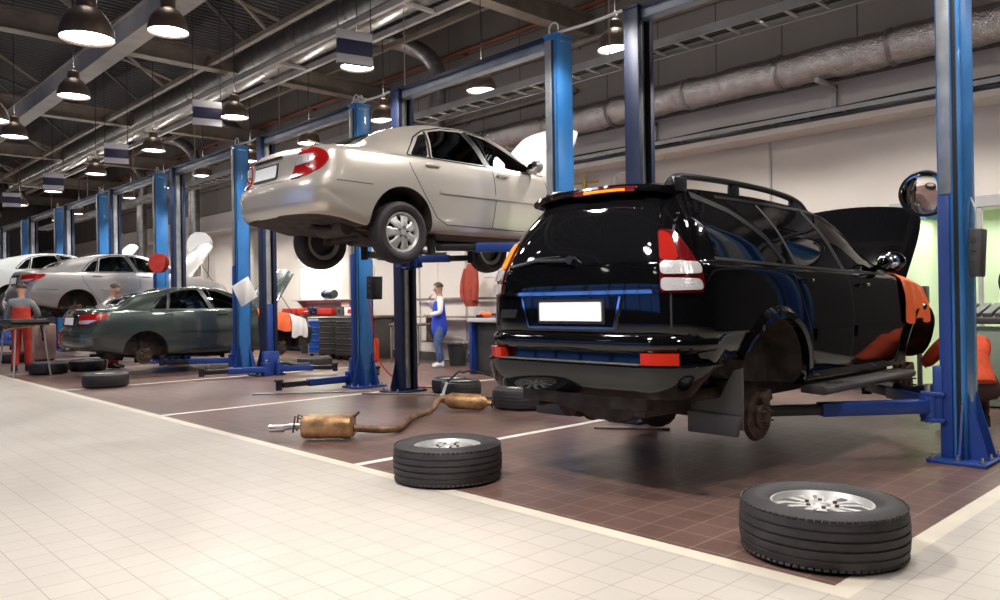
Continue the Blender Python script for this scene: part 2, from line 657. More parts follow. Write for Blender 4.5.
def arch_ring(bm, bvh, view, cy, cz, r0, r1, a0, a1, eps, depth=.03, n=28, mi=0):
    """wheel-arch lip following the body side"""
    d, ua = RAYS[view]
    rows = []
    for i in range(n + 1):
        a = a0 + (a1 - a0) * i / n
        pr = []
        for r, e in ((r0, eps), ((r0 + r1) / 2, eps * 1.25), (r1, .002)):
            p = project(bvh, view, cy + r * math.cos(a), cz + r * math.sin(a), e)
            if p is None: pr = None; break
            pr.append(p)
        if pr:
            q = pr[0] + d * (depth + eps)
            rows.append([bm.verts.new(x) for x in [q] + pr])
        else:
            rows.append(None)
    for a, b in zip(rows[:-1], rows[1:]):
        if a and b: bridge(bm, a, b, mi, closed=False)
    return bm

def sweep(bm, path, prof, mi=0, lift=None):
    """sweep a closed (out, z) profile along a plan path of (x, y, nx, ny)"""
    rows = []
    for x, y, nx, ny in path:
        rows.append([bm.verts.new((x + nx * o, y + ny * o, lift(y, z) if lift else z)) for o, z in prof])
    for a, b in zip(rows[:-1], rows[1:]):
        bridge(bm, a, b, mi)
    cap(bm, rows[0][::-1], mi); cap(bm, rows[-1], mi)
    return bm

# ---- wheels
def tire_profile(R, w, rim, grooves=True):
    """closed profile (r, x) of a tyre, x across its width"""
    h = w / 2
    P = [(rim - .004, -h * .72), (rim + .012, -h * .86), (rim + .35 * (R - rim), -h * 1.0), (rim + .62 * (R - rim), -h * .99),
         (R - .052, -h * .955), (R - .028, -h * .88), (R - .010, -h * .76)]
    if grooves:
        for c in (-.48, -.16, .16, .48):
            P += [(R - (.003 if abs(c) > .3 else 0), h * (c - .045)), (R - .009, h * (c - .028)), (R - .009, h * (c + .028)), (R - (.003 if abs(c) > .3 else 0), h * (c + .045))]
    else:
        P += [(R, -h * .4), (R, h * .4)]
    P += [(R - .010, h * .76), (R - .028, h * .88), (R - .052, h * .955), (rim + .62 * (R - rim), h * .99), (rim + .35 * (R - rim), h * 1.0), (rim + .012, h * .86), (rim - .004, h * .72)]
    return P

def tire_bm(R, w, rim, n=64, blocks=True):
    bm = NB()
    lathe(bm, tire_profile(R, w, rim), n, closed=True)
    if blocks:   # shoulder blocks
        h = w / 2
        k = 72
        for s in (-1, 1):
            for i in range(k):
                a = 2 * PI * i / k
                box(bm, ((R - .0185) * math.cos(a), (R - .0185) * math.sin(a), s * h * .765), (.012, .026, .034), .003, rotz(a) @ roty(s * .50), seg=1)
    return bm

def rim_bm(rim, w, style):
    """rim in its own axis z (outer face +z)"""
    bm = NB()
    h = w / 2
    lathe(bm, [(rim - .012, -h * .74), (rim + .006, -h * .80), (rim + .006, -h * .74), (rim - .03, -h * .6), (rim - .035, h * .3), (rim - .014, h * .60), (rim + .007, h * .72),
               (rim + .007, h * .79), (rim - .006, h * .80), (rim - .016, h * .66), (rim - .042, h * .34), (rim - .044, -h * .6)], 48, closed=True)
    zf = h * (.66 if style == 'six' else .52)
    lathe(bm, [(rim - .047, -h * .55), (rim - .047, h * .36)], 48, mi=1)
    if style == 'six':      # six broad spokes, hollow in the middle of each
        for i in range(6):
            a = 2 * PI * i / 6 + .2
            Mx = rotz(a)
            for s in (-1, 1):
                pts = [(.045, s * .018, zf + .0), (.10, s * .024, zf + .006), (rim * .70, s * .040, zf + .008), (rim - .022, s * .070, h * .60)]
                prv = None
                for k, p in enumerate(pts):
                    wd = (.018, .017, .018, .026)[k]
                    r4 = [bm.verts.new(Mx @ V((p[0], p[1] + dy, p[2] + dz))) for dy, dz in ((-wd, 0), (wd, 0), (wd * .8, -.028), (-wd * .8, -.028))]
                    if prv: bridge(bm, prv, r4)
                    else: cap(bm, r4[::-1])
                    prv = r4
                cap(bm, prv)
            prism(bm, [(.05, -.02), (rim * .62, -.034), (rim * .62, .034), (.05, .02)], zf - .030, zf - .012, 'z', M=Mx)
            cyl(bm, Mx @ V((.078, .045, zf - .02)), Mx @ V((.078, .045, zf + .008)), .011, n=8)
        lathe(bm, [(0, zf + .014), (.034, zf + .014), (.042, zf + .002), (.105, zf - .004), (.11, zf - .03), (0, zf - .03)], 32)
    elif style == 'seven':  # wheel cover with seven rounded spokes
        for i in range(7):
            a = 2 * PI * i / 7 + .22
            Mx = rotz(a)
            prv = None
            for r_, wd, z in ((.05, .040, zf + .034), (.09, .043, zf + .034), (.125, .042, zf + .028), (rim * .80, .056, zf + .010), (rim - .010, .090, h * .50)):
                r4 = [bm.verts.new(Mx @ V((r_, dy, z + dz))) for dy, dz in ((-wd, -.008), (-wd * .6, .004), (wd * .6, .004), (wd, -.008), (wd * .8, -.03), (-wd * .8, -.03))]
                if prv: bridge(bm, prv, r4)
                else: cap(bm, r4[::-1])
                prv = r4
            cap(bm, prv)
        lathe(bm, [(0, zf + .044), (.03, zf + .044), (.036, zf + .030), (.088, zf + .030), (.094, zf - .01), (0, zf - .01)], 32)
        lathe(bm, [(rim - .022, h * .44), (rim - .022, h * .54), (rim + .004, h * .62), (rim + .006, h * .5)], 48, closed=True)
    return bm

def rim_back_bm(rim, w, style):
    bm = NB()
    h = w / 2
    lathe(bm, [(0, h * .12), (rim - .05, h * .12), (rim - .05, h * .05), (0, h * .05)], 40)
    return bm

def lug_bm(w, style, n, r, z):
    bm = NB()
    for i in range(n):
        a = 2 * PI * i / n + .5
        cyl(bm, (r * math.cos(a), r * math.sin(a), z - .01), (r * math.cos(a), r * math.sin(a), z + .016), .0105, n=6)
    return bm

def add_wheel(parent, name_tire, R, w, rim, style, M3, loc, part=True, blocks=False):
    """tyre with rim as sub-part; returns the tyre"""
    t = obj(name_tire, tire_bm(R, w, rim, blocks=blocks), M['tyre'], parent)
    t.location = loc
    t.rotation_euler = M3
    return t

def lugs(parent, w, n, r, z, dz=0):
    for i in range(n):
        a = 2 * PI * i / n + .5
        b = NB(); cyl(b, (0, 0, -.01), (0, 0, .016), .0105, n=6)
        obj('lug_nut', b, M['rust'], parent, loc=(r * math.cos(a), r * math.sin(a), z + dz))

def rim_onto(parent, rim, w, style):
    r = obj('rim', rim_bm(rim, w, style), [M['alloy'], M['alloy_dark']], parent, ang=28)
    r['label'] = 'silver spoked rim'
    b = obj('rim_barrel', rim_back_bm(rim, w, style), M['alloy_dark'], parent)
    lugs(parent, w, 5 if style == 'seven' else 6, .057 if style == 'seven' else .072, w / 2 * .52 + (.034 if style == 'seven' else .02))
    return r

def brake_hub_bm(R=.155, drum=False):
    """bare brake disc with hub and studs, axis z outward"""
    bm = NB()
    lathe(bm, [(0, .05), (.035, .05), (.04, .035), (.075, .032), (.085, .02), (.085, .0), (R, .0), (R, -.022), (.07, -.022), (.06, -.09), (0, -.09)], 36)
    lathe(bm, [(R - .012, -.026), (R + .014, -.026), (R + .014, -.034), (R - .012, -.034)], 36, closed=True)
    for i in range(6):
        a = 2 * PI * i / 6
        cyl(bm, (.058 * math.cos(a), .058 * math.sin(a), .03), (.058 * math.cos(a), .058 * math.sin(a), .075), .007, n=8)
    box(bm, (-R * .72, R * .30, -.005), (.08, .14, .085), .012, rotz(.4))
    return bm

def car_base(name, label, group, sp, paint, loc, glass_front, cat='car'):
    """root, body with wheel wells and cabin cut out, panes, seats"""
    root = empty(name, loc, label, cat, group)
    bm = body_mesh(sp)
    bvh = BVHTree.FromBMesh(bm)
    body = obj('body', bm, [M[paint], M['under'], M['interior']], root)
    cut = []
    def cutter(b, mi):
        bmesh.ops.recalc_face_normals(b, faces=b.faces)
        for f in b.faces: f.material_index = mi
        me = bpy.data.meshes.new('c'); b.to_mesh(me); b.free()
        o = bpy.data.objects.new('c', me); COL.objects.link(o)
        for m_ in (M[paint], M['under'], M['interior']): me.materials.append(m_)
        o.location = loc
        return o
    bpy.context.view_layer.update()
    for (cy, cz, r) in sp['arches']:
        for s in (-1, 1):
            b = NB()
            a = arc(cy, cz, r, -.35, PI + .35, 40)
            prism(b, a + [(a[-1][0] + .02, -.3), (a[0][0] - .02, -.3)], s * (sp['w'] - .34), s * (sp['w'] + .3), 'x')
            cut.append(cutter(b, 1))
    # cabin hollow
    y0, y1 = sp['cabin']
    b = NB(); rows = []
    for i in range(15):
        y = y0 + (y1 - y0) * i / 14
        w = sp['W'](y) - sp['tuck'](y); zt = sp['ztop'](y); zbt = sp['zbelt'](y); wr = sp['WR'](y)
        h = zt - zbt
        half = [(w - .17, zbt - .42), (w - .09, zbt - .06), (w - .09, zbt + .02), (min(w - .1, wr - .02), zbt + h * .5), (wr - .075, zbt + h * .80), (wr - .16, zbt + h * .90 - .02), (0, zt - .075)]
        rows.append([b.verts.new((x, y, z)) for x, z in half] + [b.verts.new((-x, y, z)) for x, z in half[-2::-1]])
    for A, B in zip(rows[:-1], rows[1:]): bridge(b, A, B)
    cap(b, rows[0][::-1]); cap(b, rows[-1])
    cut.append(cutter(b, 2))
    for poly, clear in sp['side_windows']:
        if clear:
            for s in (-1, 1):
                b = NB()
                prism(b, round_poly(poly, .03), s * .35, s * (sp['w'] + .2), 'x')
                cut.append(cutter(b, 2))
    b = NB(); prism(b, round_poly(sp['windshield'], .06), (y0 + y1) / 2 + .2, sp['L'] + .5, 'y'); cut.append(cutter(b, 2))
    bpy.context.view_layer.update()
    boolean_cut(body, cut)
    # panes
    for poly, clear in sp['side_windows']:
        for view in ('right', 'left'):
            b = NB(); patch(b, bvh, view, poly, eps=-.003 if clear else .003, depth=.005 if clear else .01, rnd=.03)
            obj('side_window', b, M['glass_clear'] if clear == 2 else M['glass_tint'] if clear else M['glass_dark'], root)
    for poly in sp.get('trim', []):
        for view in ('right', 'left'):
            b = NB(); strip(b, bvh, view, poly[0] + ([poly[0][0]] if poly[2] else []), poly[1], .004, .008)
            obj('window_surround', b, M[poly[3]], root)
    b = NB(); patch(b, bvh, 'front', sp['windshield'], eps=-.003, depth=.005, rnd=.06)
    obj('windshield', b, M['glass_clear'], root)
    b = NB(); patch(b, bvh, 'rear', sp['backlight'], eps=.003, depth=.01, rnd=.05)
    obj('rear_window', b, M['glass_dark'], root)
    # seats and wheel
    zs = sp['seat_z']
    for y, s in ((sp['seat_y'], 1), (sp['seat_y'], -1)):
        b = NB()
        box(b, (s * .36, y, zs), (.46, .16, .62), .06, rotx(.18))
        box(b, (s * .36, y + .28, zs - .26), (.48, .5, .14), .05)
        box(b, (s * .36, y - .07, zs + .41), (.26, .11, .17), .05, rotx(.15))
        for d in (-.06, .06): cyl(b, (s * .36 + d, y - .05, zs + .28), (s * .36 + d, y - .07, zs + .38), .007, n=6)
        obj('front_seat', b, M['interior'], root)
    b = NB()
    tube(b, [( -.36 + .18 * math.cos(a), sp['seat_y'] + .58 + .06 * math.sin(a), zs + .12 + .17 * math.sin(a)) for a in [2 * PI * i / 24 for i in range(24)]], .015, 6, closed=True)
    cyl(b, (-.36, sp['seat_y'] + .58, zs + .12), (-.36, sp['seat_y'] + .85, zs), .03)
    box(b, (-.36, sp['seat_y'] + .585, zs + .11), (.32, .03, .05), .012)
    obj('steering_wheel', b, M['trimblack'], root)
    return root, bvh, body

def door_handle(root, bvh, y, z, m):
    for view, s in (('right', 1), ('left', -1)):
        b = NB()
        p = project(bvh, view, y, z, .022); 
        patch(b, bvh, view, [(y - .07, z - .026), (y + .07, z - .026), (y + .07, z + .026), (y - .07, z + .026)], .002, .004, rnd=.02, step=.04)
        box(b, p, (.016, .20, .028), .007, rotz(0))
        for d in (-.075, .075):
            q = project(bvh, view, y + d, z, .01); box(b, q, (.026, .03, .024), .006)
        obj('door_handle', b, m, root)

def wing_mirror(root, bvh, y, z, m):
    for view, s in (('right', 1), ('left', -1)):
        p = project(bvh, view, y, z, 0)
        b = NB()
        ell(b, p + V((s * .125, -.005, .055)), (.115, .075, .085), u=18, v=12)
        box(b, p + V((s * .03, .0, .015)), (.10, .06, .05), .02)
        o = obj('wing_mirror', b, m, root)
        b = NB(); ell(b, p + V((s * .125, -.062, .055)), (.09, .022, .062))
        obj('mirror_glass', b, M['mirror'], o)

def seams(root, bvh, lines, views=('right', 'left'), w=.008, m='black', name='panel_gap'):
    for v in views:
        for l in lines:
            b = NB(); strip(b, bvh, v, l, w, .0012, .003)
            obj(name, b, M[m], root)
# ------------------------------------------------------------------ the hall
YB, XC, YE = 10.6, -1.466, 3.36       # back wall, corner of the brown floor, edge of the brown floor
XL, XR, YF, ZC = -46.0, 7.5, -8.5, 7.4
BW = .10
def slab(name, x0, x1, y0, y1, m, z=0.0, t=.05, label=None):
    b = NB(); box(b, ((x0 + x1) / 2, (y0 + y1) / 2, z - t / 2), (x1 - x0, y1 - y0, t))
    # texture in world metres
    o = obj(name, b, m, smooth=False)
    o['kind'] = 'structure'
    if label: o['label'] = label; o['category'] = name.split('_')[0].split('.')[0]
    return o
slab('floor', XL, XC, YE, YB, M['brown'], label='brown tiled workshop floor under the lifts')
b = NB()
vs = [b.verts.new(p) for p in ((XL, YF, 0), (XR, YF, 0), (XR, YB, 0), (XC + BW, YB, 0), (XC + BW, YE - BW, 0), (XL, YE - BW, 0))]
b.faces.new(vs)
e = bmesh.ops.extrude_face_region(b, geom=b.faces[:])
bmesh.ops.translate(b, vec=(0, 0, -.05), verts=[v for v in e['geom'] if isinstance(v, bmesh.types.BMVert)])
structure('floor', b, M['cream'], 'bright cream tiled walkway along the front of the lifts')
b = NB()
prism(b, [(XL, YE - BW), (XC + BW, YE - BW), (XC + BW, YB), (XC, YB), (XC, YE), (XL, YE)], -.05, 0, 'z')
structure('trim_1', b, M['border'], 'cream border strip edging the brown tiled floor')
for k in range(8):
    x = -5.176 - 4.017 * k
    b = NB(); box(b, (x, (YE + 8.8) / 2, .0008), (.085, 8.8 - YE, .0016))
    structure('trim_%d' % (k + 2), b, M['line'], 'white painted bay line, number %d counted from the black car' % (k + 1))
# walls
DX0, DX1, DH = -3.67, -1.75, 2.28       # doorway to the pale green bay
b = NB()
z1 = 4.15
box(b, ((XL + DX0) / 2, YB + .1, z1 / 2), (DX0 - XL, .2, z1))
box(b, ((DX1 + XR) / 2, YB + .1, z1 / 2), (XR - DX1, .2, z1), mi=1)
box(b, ((DX0 + DX1) / 2, YB + .1, (z1 + DH) / 2), (DX1 - DX0, .2, z1 - DH))
structure('wall_back', b, [M['wall'], M['wall_grey']], 'white lower part of the long back wall')
b = NB(); prism(b, [(XL, z1), (XR, z1), (XR, ZC), (XL, ZC)], YB, YB + .2, 'y')
o = structure('wall_back_upper', b, M['wall_up'], 'dark grey panelled upper part of the back wall')
# panel joints are laid out in x/z on this wall
o.data.transform(rotx(PI / 2)); o.rotation_euler = (-PI / 2, 0, 0)
b = NB(); box(b, (XL - .1, (YF + YB) / 2, ZC / 2), (.2, YB - YF, ZC)); structure('wall_left', b, M['wall_up'])
b = NB(); box(b, (XR + .1, (YF + YB) / 2, ZC / 2), (.2, YB - YF, ZC)); structure('wall_right', b, M['wall_grey'])
WX0, WX1, WZ0, WZ1 = -22.0, -3.0, .75, 4.0     # long window band opposite the lifts, dusk sky outside
b = NB()
box(b, ((XL + XR) / 2, YF - .1, WZ0 / 2), (XR - XL, .2, WZ0)); box(b, ((XL + XR) / 2, YF - .1, (WZ1 + ZC) / 2), (XR - XL, .2, ZC - WZ1))
box(b, ((XL + WX0) / 2, YF - .1, (WZ0 + WZ1) / 2), (WX0 - XL, .2, WZ1 - WZ0)); box(b, ((WX1 + XR) / 2, YF - .1, (WZ0 + WZ1) / 2), (XR - WX1, .2, WZ1 - WZ0))
structure('wall_front', b, M['wall_grey'])
b = NB()
for k in range(10):
    box(b, (WX0 + (WX1 - WX0) * k / 9, YF - .1, (WZ0 + WZ1) / 2), (.14, .12, WZ1 - WZ0))
for z in (1.9, 3.0): box(b, ((WX0 + WX1) / 2, YF - .1, z), (WX1 - WX0, .12, .14))
structure('window_1', b, M['steel_dark'])
b = NB(); box(b, ((XL + DX0) / 2, YB - .012, .09), (DX0 - XL, .024, .18)); structure('baseboard_back', b, M['greyplastic'], 'grey baseboard along the back wall')
# doorway into the green bay
b = NB()
box(b, ((DX0 + DX1) / 2, YB + 1.5, DH / 2), (DX1 - DX0 + .4, .1, DH + .4))
box(b, (DX0 - .05, YB + .8, DH / 2), (.1, 1.4, DH)); box(b, (DX1 + .05, YB + .8, DH / 2), (.1, 1.4, DH))
box(b, ((DX0 + DX1) / 2, YB + .8, DH + .15), (DX1 - DX0 + .4, 1.5, .1))
structure('wall_bay', b, M['wall_green'], 'pale green walls of the lit bay behind the doorway')
b = NB()
box(b, ((DX0 + DX1) / 2, YB - .03, DH + .07), (DX1 - DX0 + .3, .06, .14), .01)
box(b, (-2.80, YB - .02, DH / 2), (.05, .05, DH), .01)
box(b, (DX0 - .03, YB - .02, DH / 2), (.07, .06, DH), .01)
structure('door_1', b, M['ltgrey'], 'grey steel frame of the wide doorway to the green bay')
b = NB(); box(b, ((DX0 + DX1) / 2, YB + .7, -.025), (DX1 - DX0, 1.6, .05)); structure('floor', b, M['border'], 'pale floor inside the green bay')
# wall columns and ledge
for i, (x, w) in enumerate(((-16.35, .35), (-9.55, .50), (-20.6, .4), (-26.0, .4), (-33, .4))):
    b = NB(); box(b, (x, YB - .12, 2.1), (w, .24, 4.2), .01); structure('trim_%d' % (i + 11), b, M['wall'], 'white wall column number %d along the back wall' % (i + 1))
b = NB(); prism(b, [(YB, 3.48), (YB - .30, 3.52), (YB - .30, 3.60), (YB, 3.66)], XL, XR, 'x')
structure('trim_16', b, M['wall'], 'white projecting ledge on the back wall under the foil duct')
for i, x in enumerate((-5.45, -7.6, -12.2, -13.7, -18.4)):
    b = NB(); box(b, (x, YB - .012, 1.75), (.03, .024, 3.45)); structure('trim_%d' % (i + 17), b, M['ltgrey'], 'thin vertical wall joint number %d from the right' % (i + 1))
# ceiling: ribbed deck
b = NB()
prev = None
n = int((XR - XL) / .18)
for i in range(n + 1):
    x = XL + (XR - XL) * i / n
    for dx, dz in ((0, 0), (.05, .0), (.065, .06), (.155, .06)):
        cur = [b.verts.new((x + dx, YF, ZC + dz)), b.verts.new((x + dx, YB + .2, ZC + dz))]
        if prev:
            b.faces.new((prev[0], cur[0], cur[1], prev[1]))
        prev = cur
structure('ceiling', b, M['ceil'], 'dark ribbed metal roof deck')

ORD = ['first', 'second', 'third', 'fourth', 'fifth', 'sixth', 'seventh', 'eighth', 'ninth', 'tenth', 'eleventh', 'twelfth']
# roof steel
def ibeam(bm, p0, p1, w, h, t=.02):
    p0, p1 = V(p0), V(p1); d = p1 - p0; L = d.length; c = (p0 + p1) / 2
    a = math.atan2(d.y, d.x); R_ = rotz(a)
    box(bm, c + V((0, 0, h / 2)), (L, w, t), rot=R_); box(bm, c - V((0, 0, h / 2)), (L, w, t), rot=R_); box(bm, c, (L, t, h), rot=R_)
for k in range(7):
    x = -2.75 - 6.02 * k
    b = NB(); ibeam(b, (x, YF, 6.0), (x, YB, 6.0), .26, .34)
    r = obj('roof_beam', b, M['steel_dark'], smooth=False)
    tag(r, 'brown grey steel beam crossing under the roof, %s from the front' % ORD[k], 'beam', 'roof cross beams')
    b = NB()
    for y in (1.2, 4.4, 7.6):
        tube(b, [(x, y - 1.5, 7.36), (x, y, 6.16), (x, y + 1.5, 7.36)], .045, 6)
    obj('brace', b, M['steel_dark'], r)
b = NB(); ibeam(b, (XL, 4.35, 5.62), (XR, 4.35, 5.62), .30, .36)
box(b, (-20, 4.35, 5.62), (52, .20, .30))
tag(obj('runway_beam', b, M['steel_pale'], smooth=False), 'pale grey beam running the length of the hall past the big dome lamp', 'beam')
for i, (y, z) in enumerate(((6.35, 5.9), (8.9, 6.2), (2.3, 6.9))):
    b = NB(); box(b, (-20, y, z), (53, .09, .09)); box(b, (-20, y + .05, z + .04), (53, .12, .012))
    tag(obj('roof_purlin', b, M['steel_dark'], smooth=False), ('thin lengthwise steel purlin beside the silver roof duct', 'thin lengthwise steel purlin near the back wall', 'thin lengthwise steel purlin over the walkway')[i], 'purlin', 'roof purlins')
for k in range(13):
    x = -4 - 2.3 * k
    s = 1 if k % 2 else -1
    b = NB(); tube(b, [(x, 3.3, 7.3), (x - s * 1.4, 6.3, 5.95)], .04, 6)
    tag(obj('roof_brace', b, M['steel_dark']), 'slanting steel brace under the roof deck, %s from the front' % (ORD[k] if k < 12 else 'furthest'), 'brace', 'slanting roof braces')
# ducts
def duct(name, pts, r, m, label, bands=0, cat='duct', group=None):
    b = NB(); P = catmull(pts, 8) if len(pts) > 2 else [V(pts[0]).lerp(V(pts[1]), i / 80) for i in range(81)]
    tube(b, P, r, 20)
    o = tag(obj(name, b, m), label, cat, group)
    if bands:
        b = NB()
        L = sum((P[i + 1] - P[i]).length for i in range(len(P) - 1)); acc = 0; nxt = bands * .5
        for i in range(len(P) - 1):
            d = P[i + 1] - P[i]; l = d.length
            while acc + l > nxt:
                q = P[i] + d * ((nxt - acc) / l); dn = d.normalized()
                cyl(b, q - dn * .02, q + dn * .02, r + .006, n=20)
                nxt += bands
            acc += l
        obj('band', b, M['foil_seam'], o)
    return o
duct('roof_duct', [(-34, 7.2, 6.0), (4, 7.2, 6.0)], .33, M['galv'], 'silver insulated duct running under the roof above the lamps', 1.6)
b = NB(); box(b, (-15, 6.85, 5.66), (38, .07, .10)); box(b, (-15, 7.5, 5.66), (38, .07, .10))
for k in range(10): box(b, (-32 + 3.8 * k, 7.2, 5.64), (.06, .72, .05))
obj('duct_carrier', b, M['steel_pale'], bpy.data.objects['roof_duct'], smooth=False)
# crinkled foil duct on the back wall
b = NB()
P = [V((-14.5 + 20.5 * i / 160, YB - .38, 4.33 - .008 * math.sin(i * .7))) for i in range(161)]
tube(b, P, [.225 + .010 * random.uniform(-1, 1) for _ in P], 26)
fd = tag(obj('foil_duct', b, M['foil']), 'large crinkled foil duct along the back wall above the black car', 'duct')
b = NB()
for k in range(14):
    x = -13.8 + 1.45 * k
    b = NB(); cyl(b, (x, YB - .38, 4.33), (x + .05, YB - .38, 4.33), .239, n=24); obj('seam_band', b, M['foil_seam'], fd)
for k in range(7):
    x = -13.2 + 2.9 * k
    b = NB(); box(b, (x, YB - .29, 4.07), (.06, .57, .05)); box(b, (x, YB - .035, 3.92), (.06, .06, .36)); obj('wall_bracket', b, M['ltgrey'], fd)
# tray of cables just under it, ladder tray behind the lifts
b = NB()
for dz, dy in ((0, -.06), (.045, -.10), (.02, -.14), (.03, -.19), (.0, -.22)):
    P = [(-16 + 22 * i / 40, YB + dy - .08, 3.71 + dz + .012 * math.sin(i * 1.3 + dy * 50)) for i in range(41)]
    tube(b, P, .017, 6)
ct = tag(obj('cable_run', b, M['wire']), 'bundle of dark cables lying on the wall ledge below the foil duct', 'cable')
b = NB(); box(b, (-5, YB - .32, 3.695), (22, .012, .06)); box(b, (-5, YB - .05, 3.695), (22, .012, .06))
for k in range(44): box(b, (-15.8 + .5 * k, YB - .185, 3.68), (.03, .27, .012))
obj('tray', b, M['ltgrey'], ct, smooth=False)
b = NB()
for y in (7.12, 7.46):
    box(b, (-14, y, 4.02), (34, .025, .09))
for k in range(110): box(b, (-30.8 + .31 * k, 7.29, 4.0), (.03, .34, .02))
lt = tag(obj('ladder_tray', b, M['steel_pale'], smooth=False), 'grey cable ladder running behind the lift posts under the lamps', 'cable ladder')
b = NB()
for dy in (-.08, 0, .09): tube(b, [(-30 + 33 * i / 60, 7.29 + dy, 4.035 + .006 * math.sin(i * 1.7 + dy * 40)) for i in range(61)], .018, 6)
obj('cable', b, M['wire'], lt)
b = NB()
for k in range(9): cyl(b, (-29 + 3.9 * k, 7.12, 4.05), (-29 + 3.9 * k, 7.12, ZC), .008, n=6)
obj('hanger_rod', b, M['steel_dark'], lt)
# pipes on the upper wall
for i, (z, r, m, x0, x1, lab) in enumerate(((6.35, .05, 'pipe_red', -34, 5, 'red brown pipe high on the back wall'), (5.75, .06, 'steel_dark', -34, -4, 'upper of two grey pipes on the dark back wall'), (4.95, .045, 'steel_dark', -34, -9, 'lower of two grey pipes on the dark back wall'))):
    b = NB(); cyl(b, (x0, YB - .12, z), (x1, YB - .12, z), r, n=10)
    for k in range(int((x1 - x0) / 3)): box(b, (x0 + 1 + 3 * k, YB - .06, z), (.05, .14, .14))
    tag(obj('wall_pipe', b, M[m]), lab, 'pipe')
# galvanised ventilation drops on the back wall
for i, (x, lab) in enumerate(((-12.5, 'galvanised air pipe dropping down the wall behind the silver sedan'), (-21.4, 'galvanised air pipe with elbow on the wall behind the green sedan'), (-24.8, 'galvanised air pipe by the white wall behind the silver grey sedan'), (-29.5, 'galvanised bent air pipe at the far end of the hall'))):
    zt = 6.6; z0 = (4.60, .9, 2.2, 2.4)[i]
    duct('air_pipe', [(x - .9, 8.2, zt), (x - .5, 9.6, zt), (x, YB - .44, zt - .5), (x, YB - .44, zt - 1.6), (x, YB - .44, z0)], .17, M['galv'], lab, .8, 'pipe')
# slanted hoses/pipes and conduits on the white wall
b = NB(); tube(b, [(-23.4, YB - .1, 1.0), (-22.2, YB - .1, 2.0)], .06, 8)
tag(obj('leaning_pole', b, M['steel_pale']), 'grey pole leaning on the white wall behind the green sedan', 'pole')

# ------------------------------------------------------------------ lamps
LAMPS = []
def make_lamp(label, group, loc, r=.225, cable=3.0, big=False):
    t = empty('dome_lamp', loc, label, 'lamp', group)
    b = NB()
    h = r * 1.25
    prof = [(r, 0), (r * 1.01, .012), (r * .97, h * .28), (r * .84, h * .58), (r * .60, h * .84), (r * .36, h * .98), (r * .36, h * 1.30), (r * .30, h * 1.36), (0, h * 1.36),
            ]
    inner = [(0, h * .92), (r * .33, h * .90), (r * .57, h * .78), (r * .80, h * .54), (r * .94, h * .24), (r * .985, .004)]
    lathe(b, prof + inner[:0], 32)
    lathe(b, inner, 32)
    obj('lamp_housing', b, M['lamp_house'], t, ang=50)
    b = NB(); lathe(b, [(0, .028), (r * .94, .030), (r * .955, .022), (0, .018)], 32)
    obj('lamp_glass', b, M['lamp_on'], t)
    b = NB(); tube(b, [(0, 0, h * 1.36), (0, 0, h * 1.36 + cable)], .008, 6); tube(b, [(.04 * math.cos(a), 0, h * 1.36 + .03 + .04 * math.sin(a)) for a in [2 * PI * i / 12 for i in range(12)]], .008, 6, closed=True)
    obj('hanging_cable', b, M['wire'], t)
    return t
proto = None
def lamp(x, y, z, label, group, energy, vis=True):
    global proto
    if vis:
        if proto is None:
            proto = make_lamp(label, group, (x, y, z)); o = proto
        else:
            o = dup(proto, (x, y, z), label); o['group'] = group
    LAMPS.append((x, y, z, energy))
rows = [(2.12, 3.6, -7.42, 4.0, 3, 'pendant dome lamps over the walkway edge', 'low row over the walkway edge'),
        (3.46, 4.4, -9.1, 3.7, 7, 'pendant dome lamps over the front of the bays', 'row over the front of the bays'),
        (5.85, 4.4, -8.85, 3.7, 9, 'pendant dome lamps over the middle of the bays', 'row over the middle of the bays'),
        (7.9, 4.4, -3.6, 2.52, 12, 'pendant dome lamps behind the lift posts', 'row behind the lift posts')]
EN = (110, 215, 280, 420)
for ri, (y, z, x0, dx, n, grp, where) in enumerate(rows):
    for k in range(n):
        lab = 'lit dome lamp, %s in the %s' % (ORD[k], where)
        if ri == 0 and k == 0: lab = 'largest lit dome lamp, hanging lowest before the pale grey roof beam'
        lamp(x0 - dx * k, y, z, lab, grp, EN[ri])
for x, y, z, e in ((-3.4, 2.12, 3.6, 680), (.6, 2.12, 3.6, 260), (-3.4, -1.6, 3.8, 150), (-7.4, -1.6, 3.8, 50), (-5.4, 3.46, 4.4, 230), (-1.7, 3.46, 4.4, 230), (-5.15, 5.85, 4.4, 260), (-1.45, 5.85, 4.4, 220), (-1.08, 7.9, 4.4, 420)):
    lamp(x, y, z, 'lit dome lamp overhead, nearer than any lamp the photo shows', 'pendant dome lamps outside the view', e)
for i, (x, y, z, e) in enumerate(LAMPS):
    l = bpy.data.lights.new('dome_light', 'SPOT')
    l.energy = e; l.spot_size = math.radians(136); l.spot_blend = .25; l.shadow_soft_size = .18
    l.color = (1, .96, .915)
    o = bpy.data.objects.new('dome_light', l); COL.objects.link(o); o.location = (x, y, z - .01)
    l = bpy.data.lights.new('dome_top_fill', 'POINT'); l.energy = e * .045; l.shadow_soft_size = .08; l.color = (1, .93, .85)  # added fill above each dome, brightens roof and upper wall
    o = bpy.data.objects.new('dome_top_fill', l); COL.objects.link(o); o.location = (x, y, z + .52)

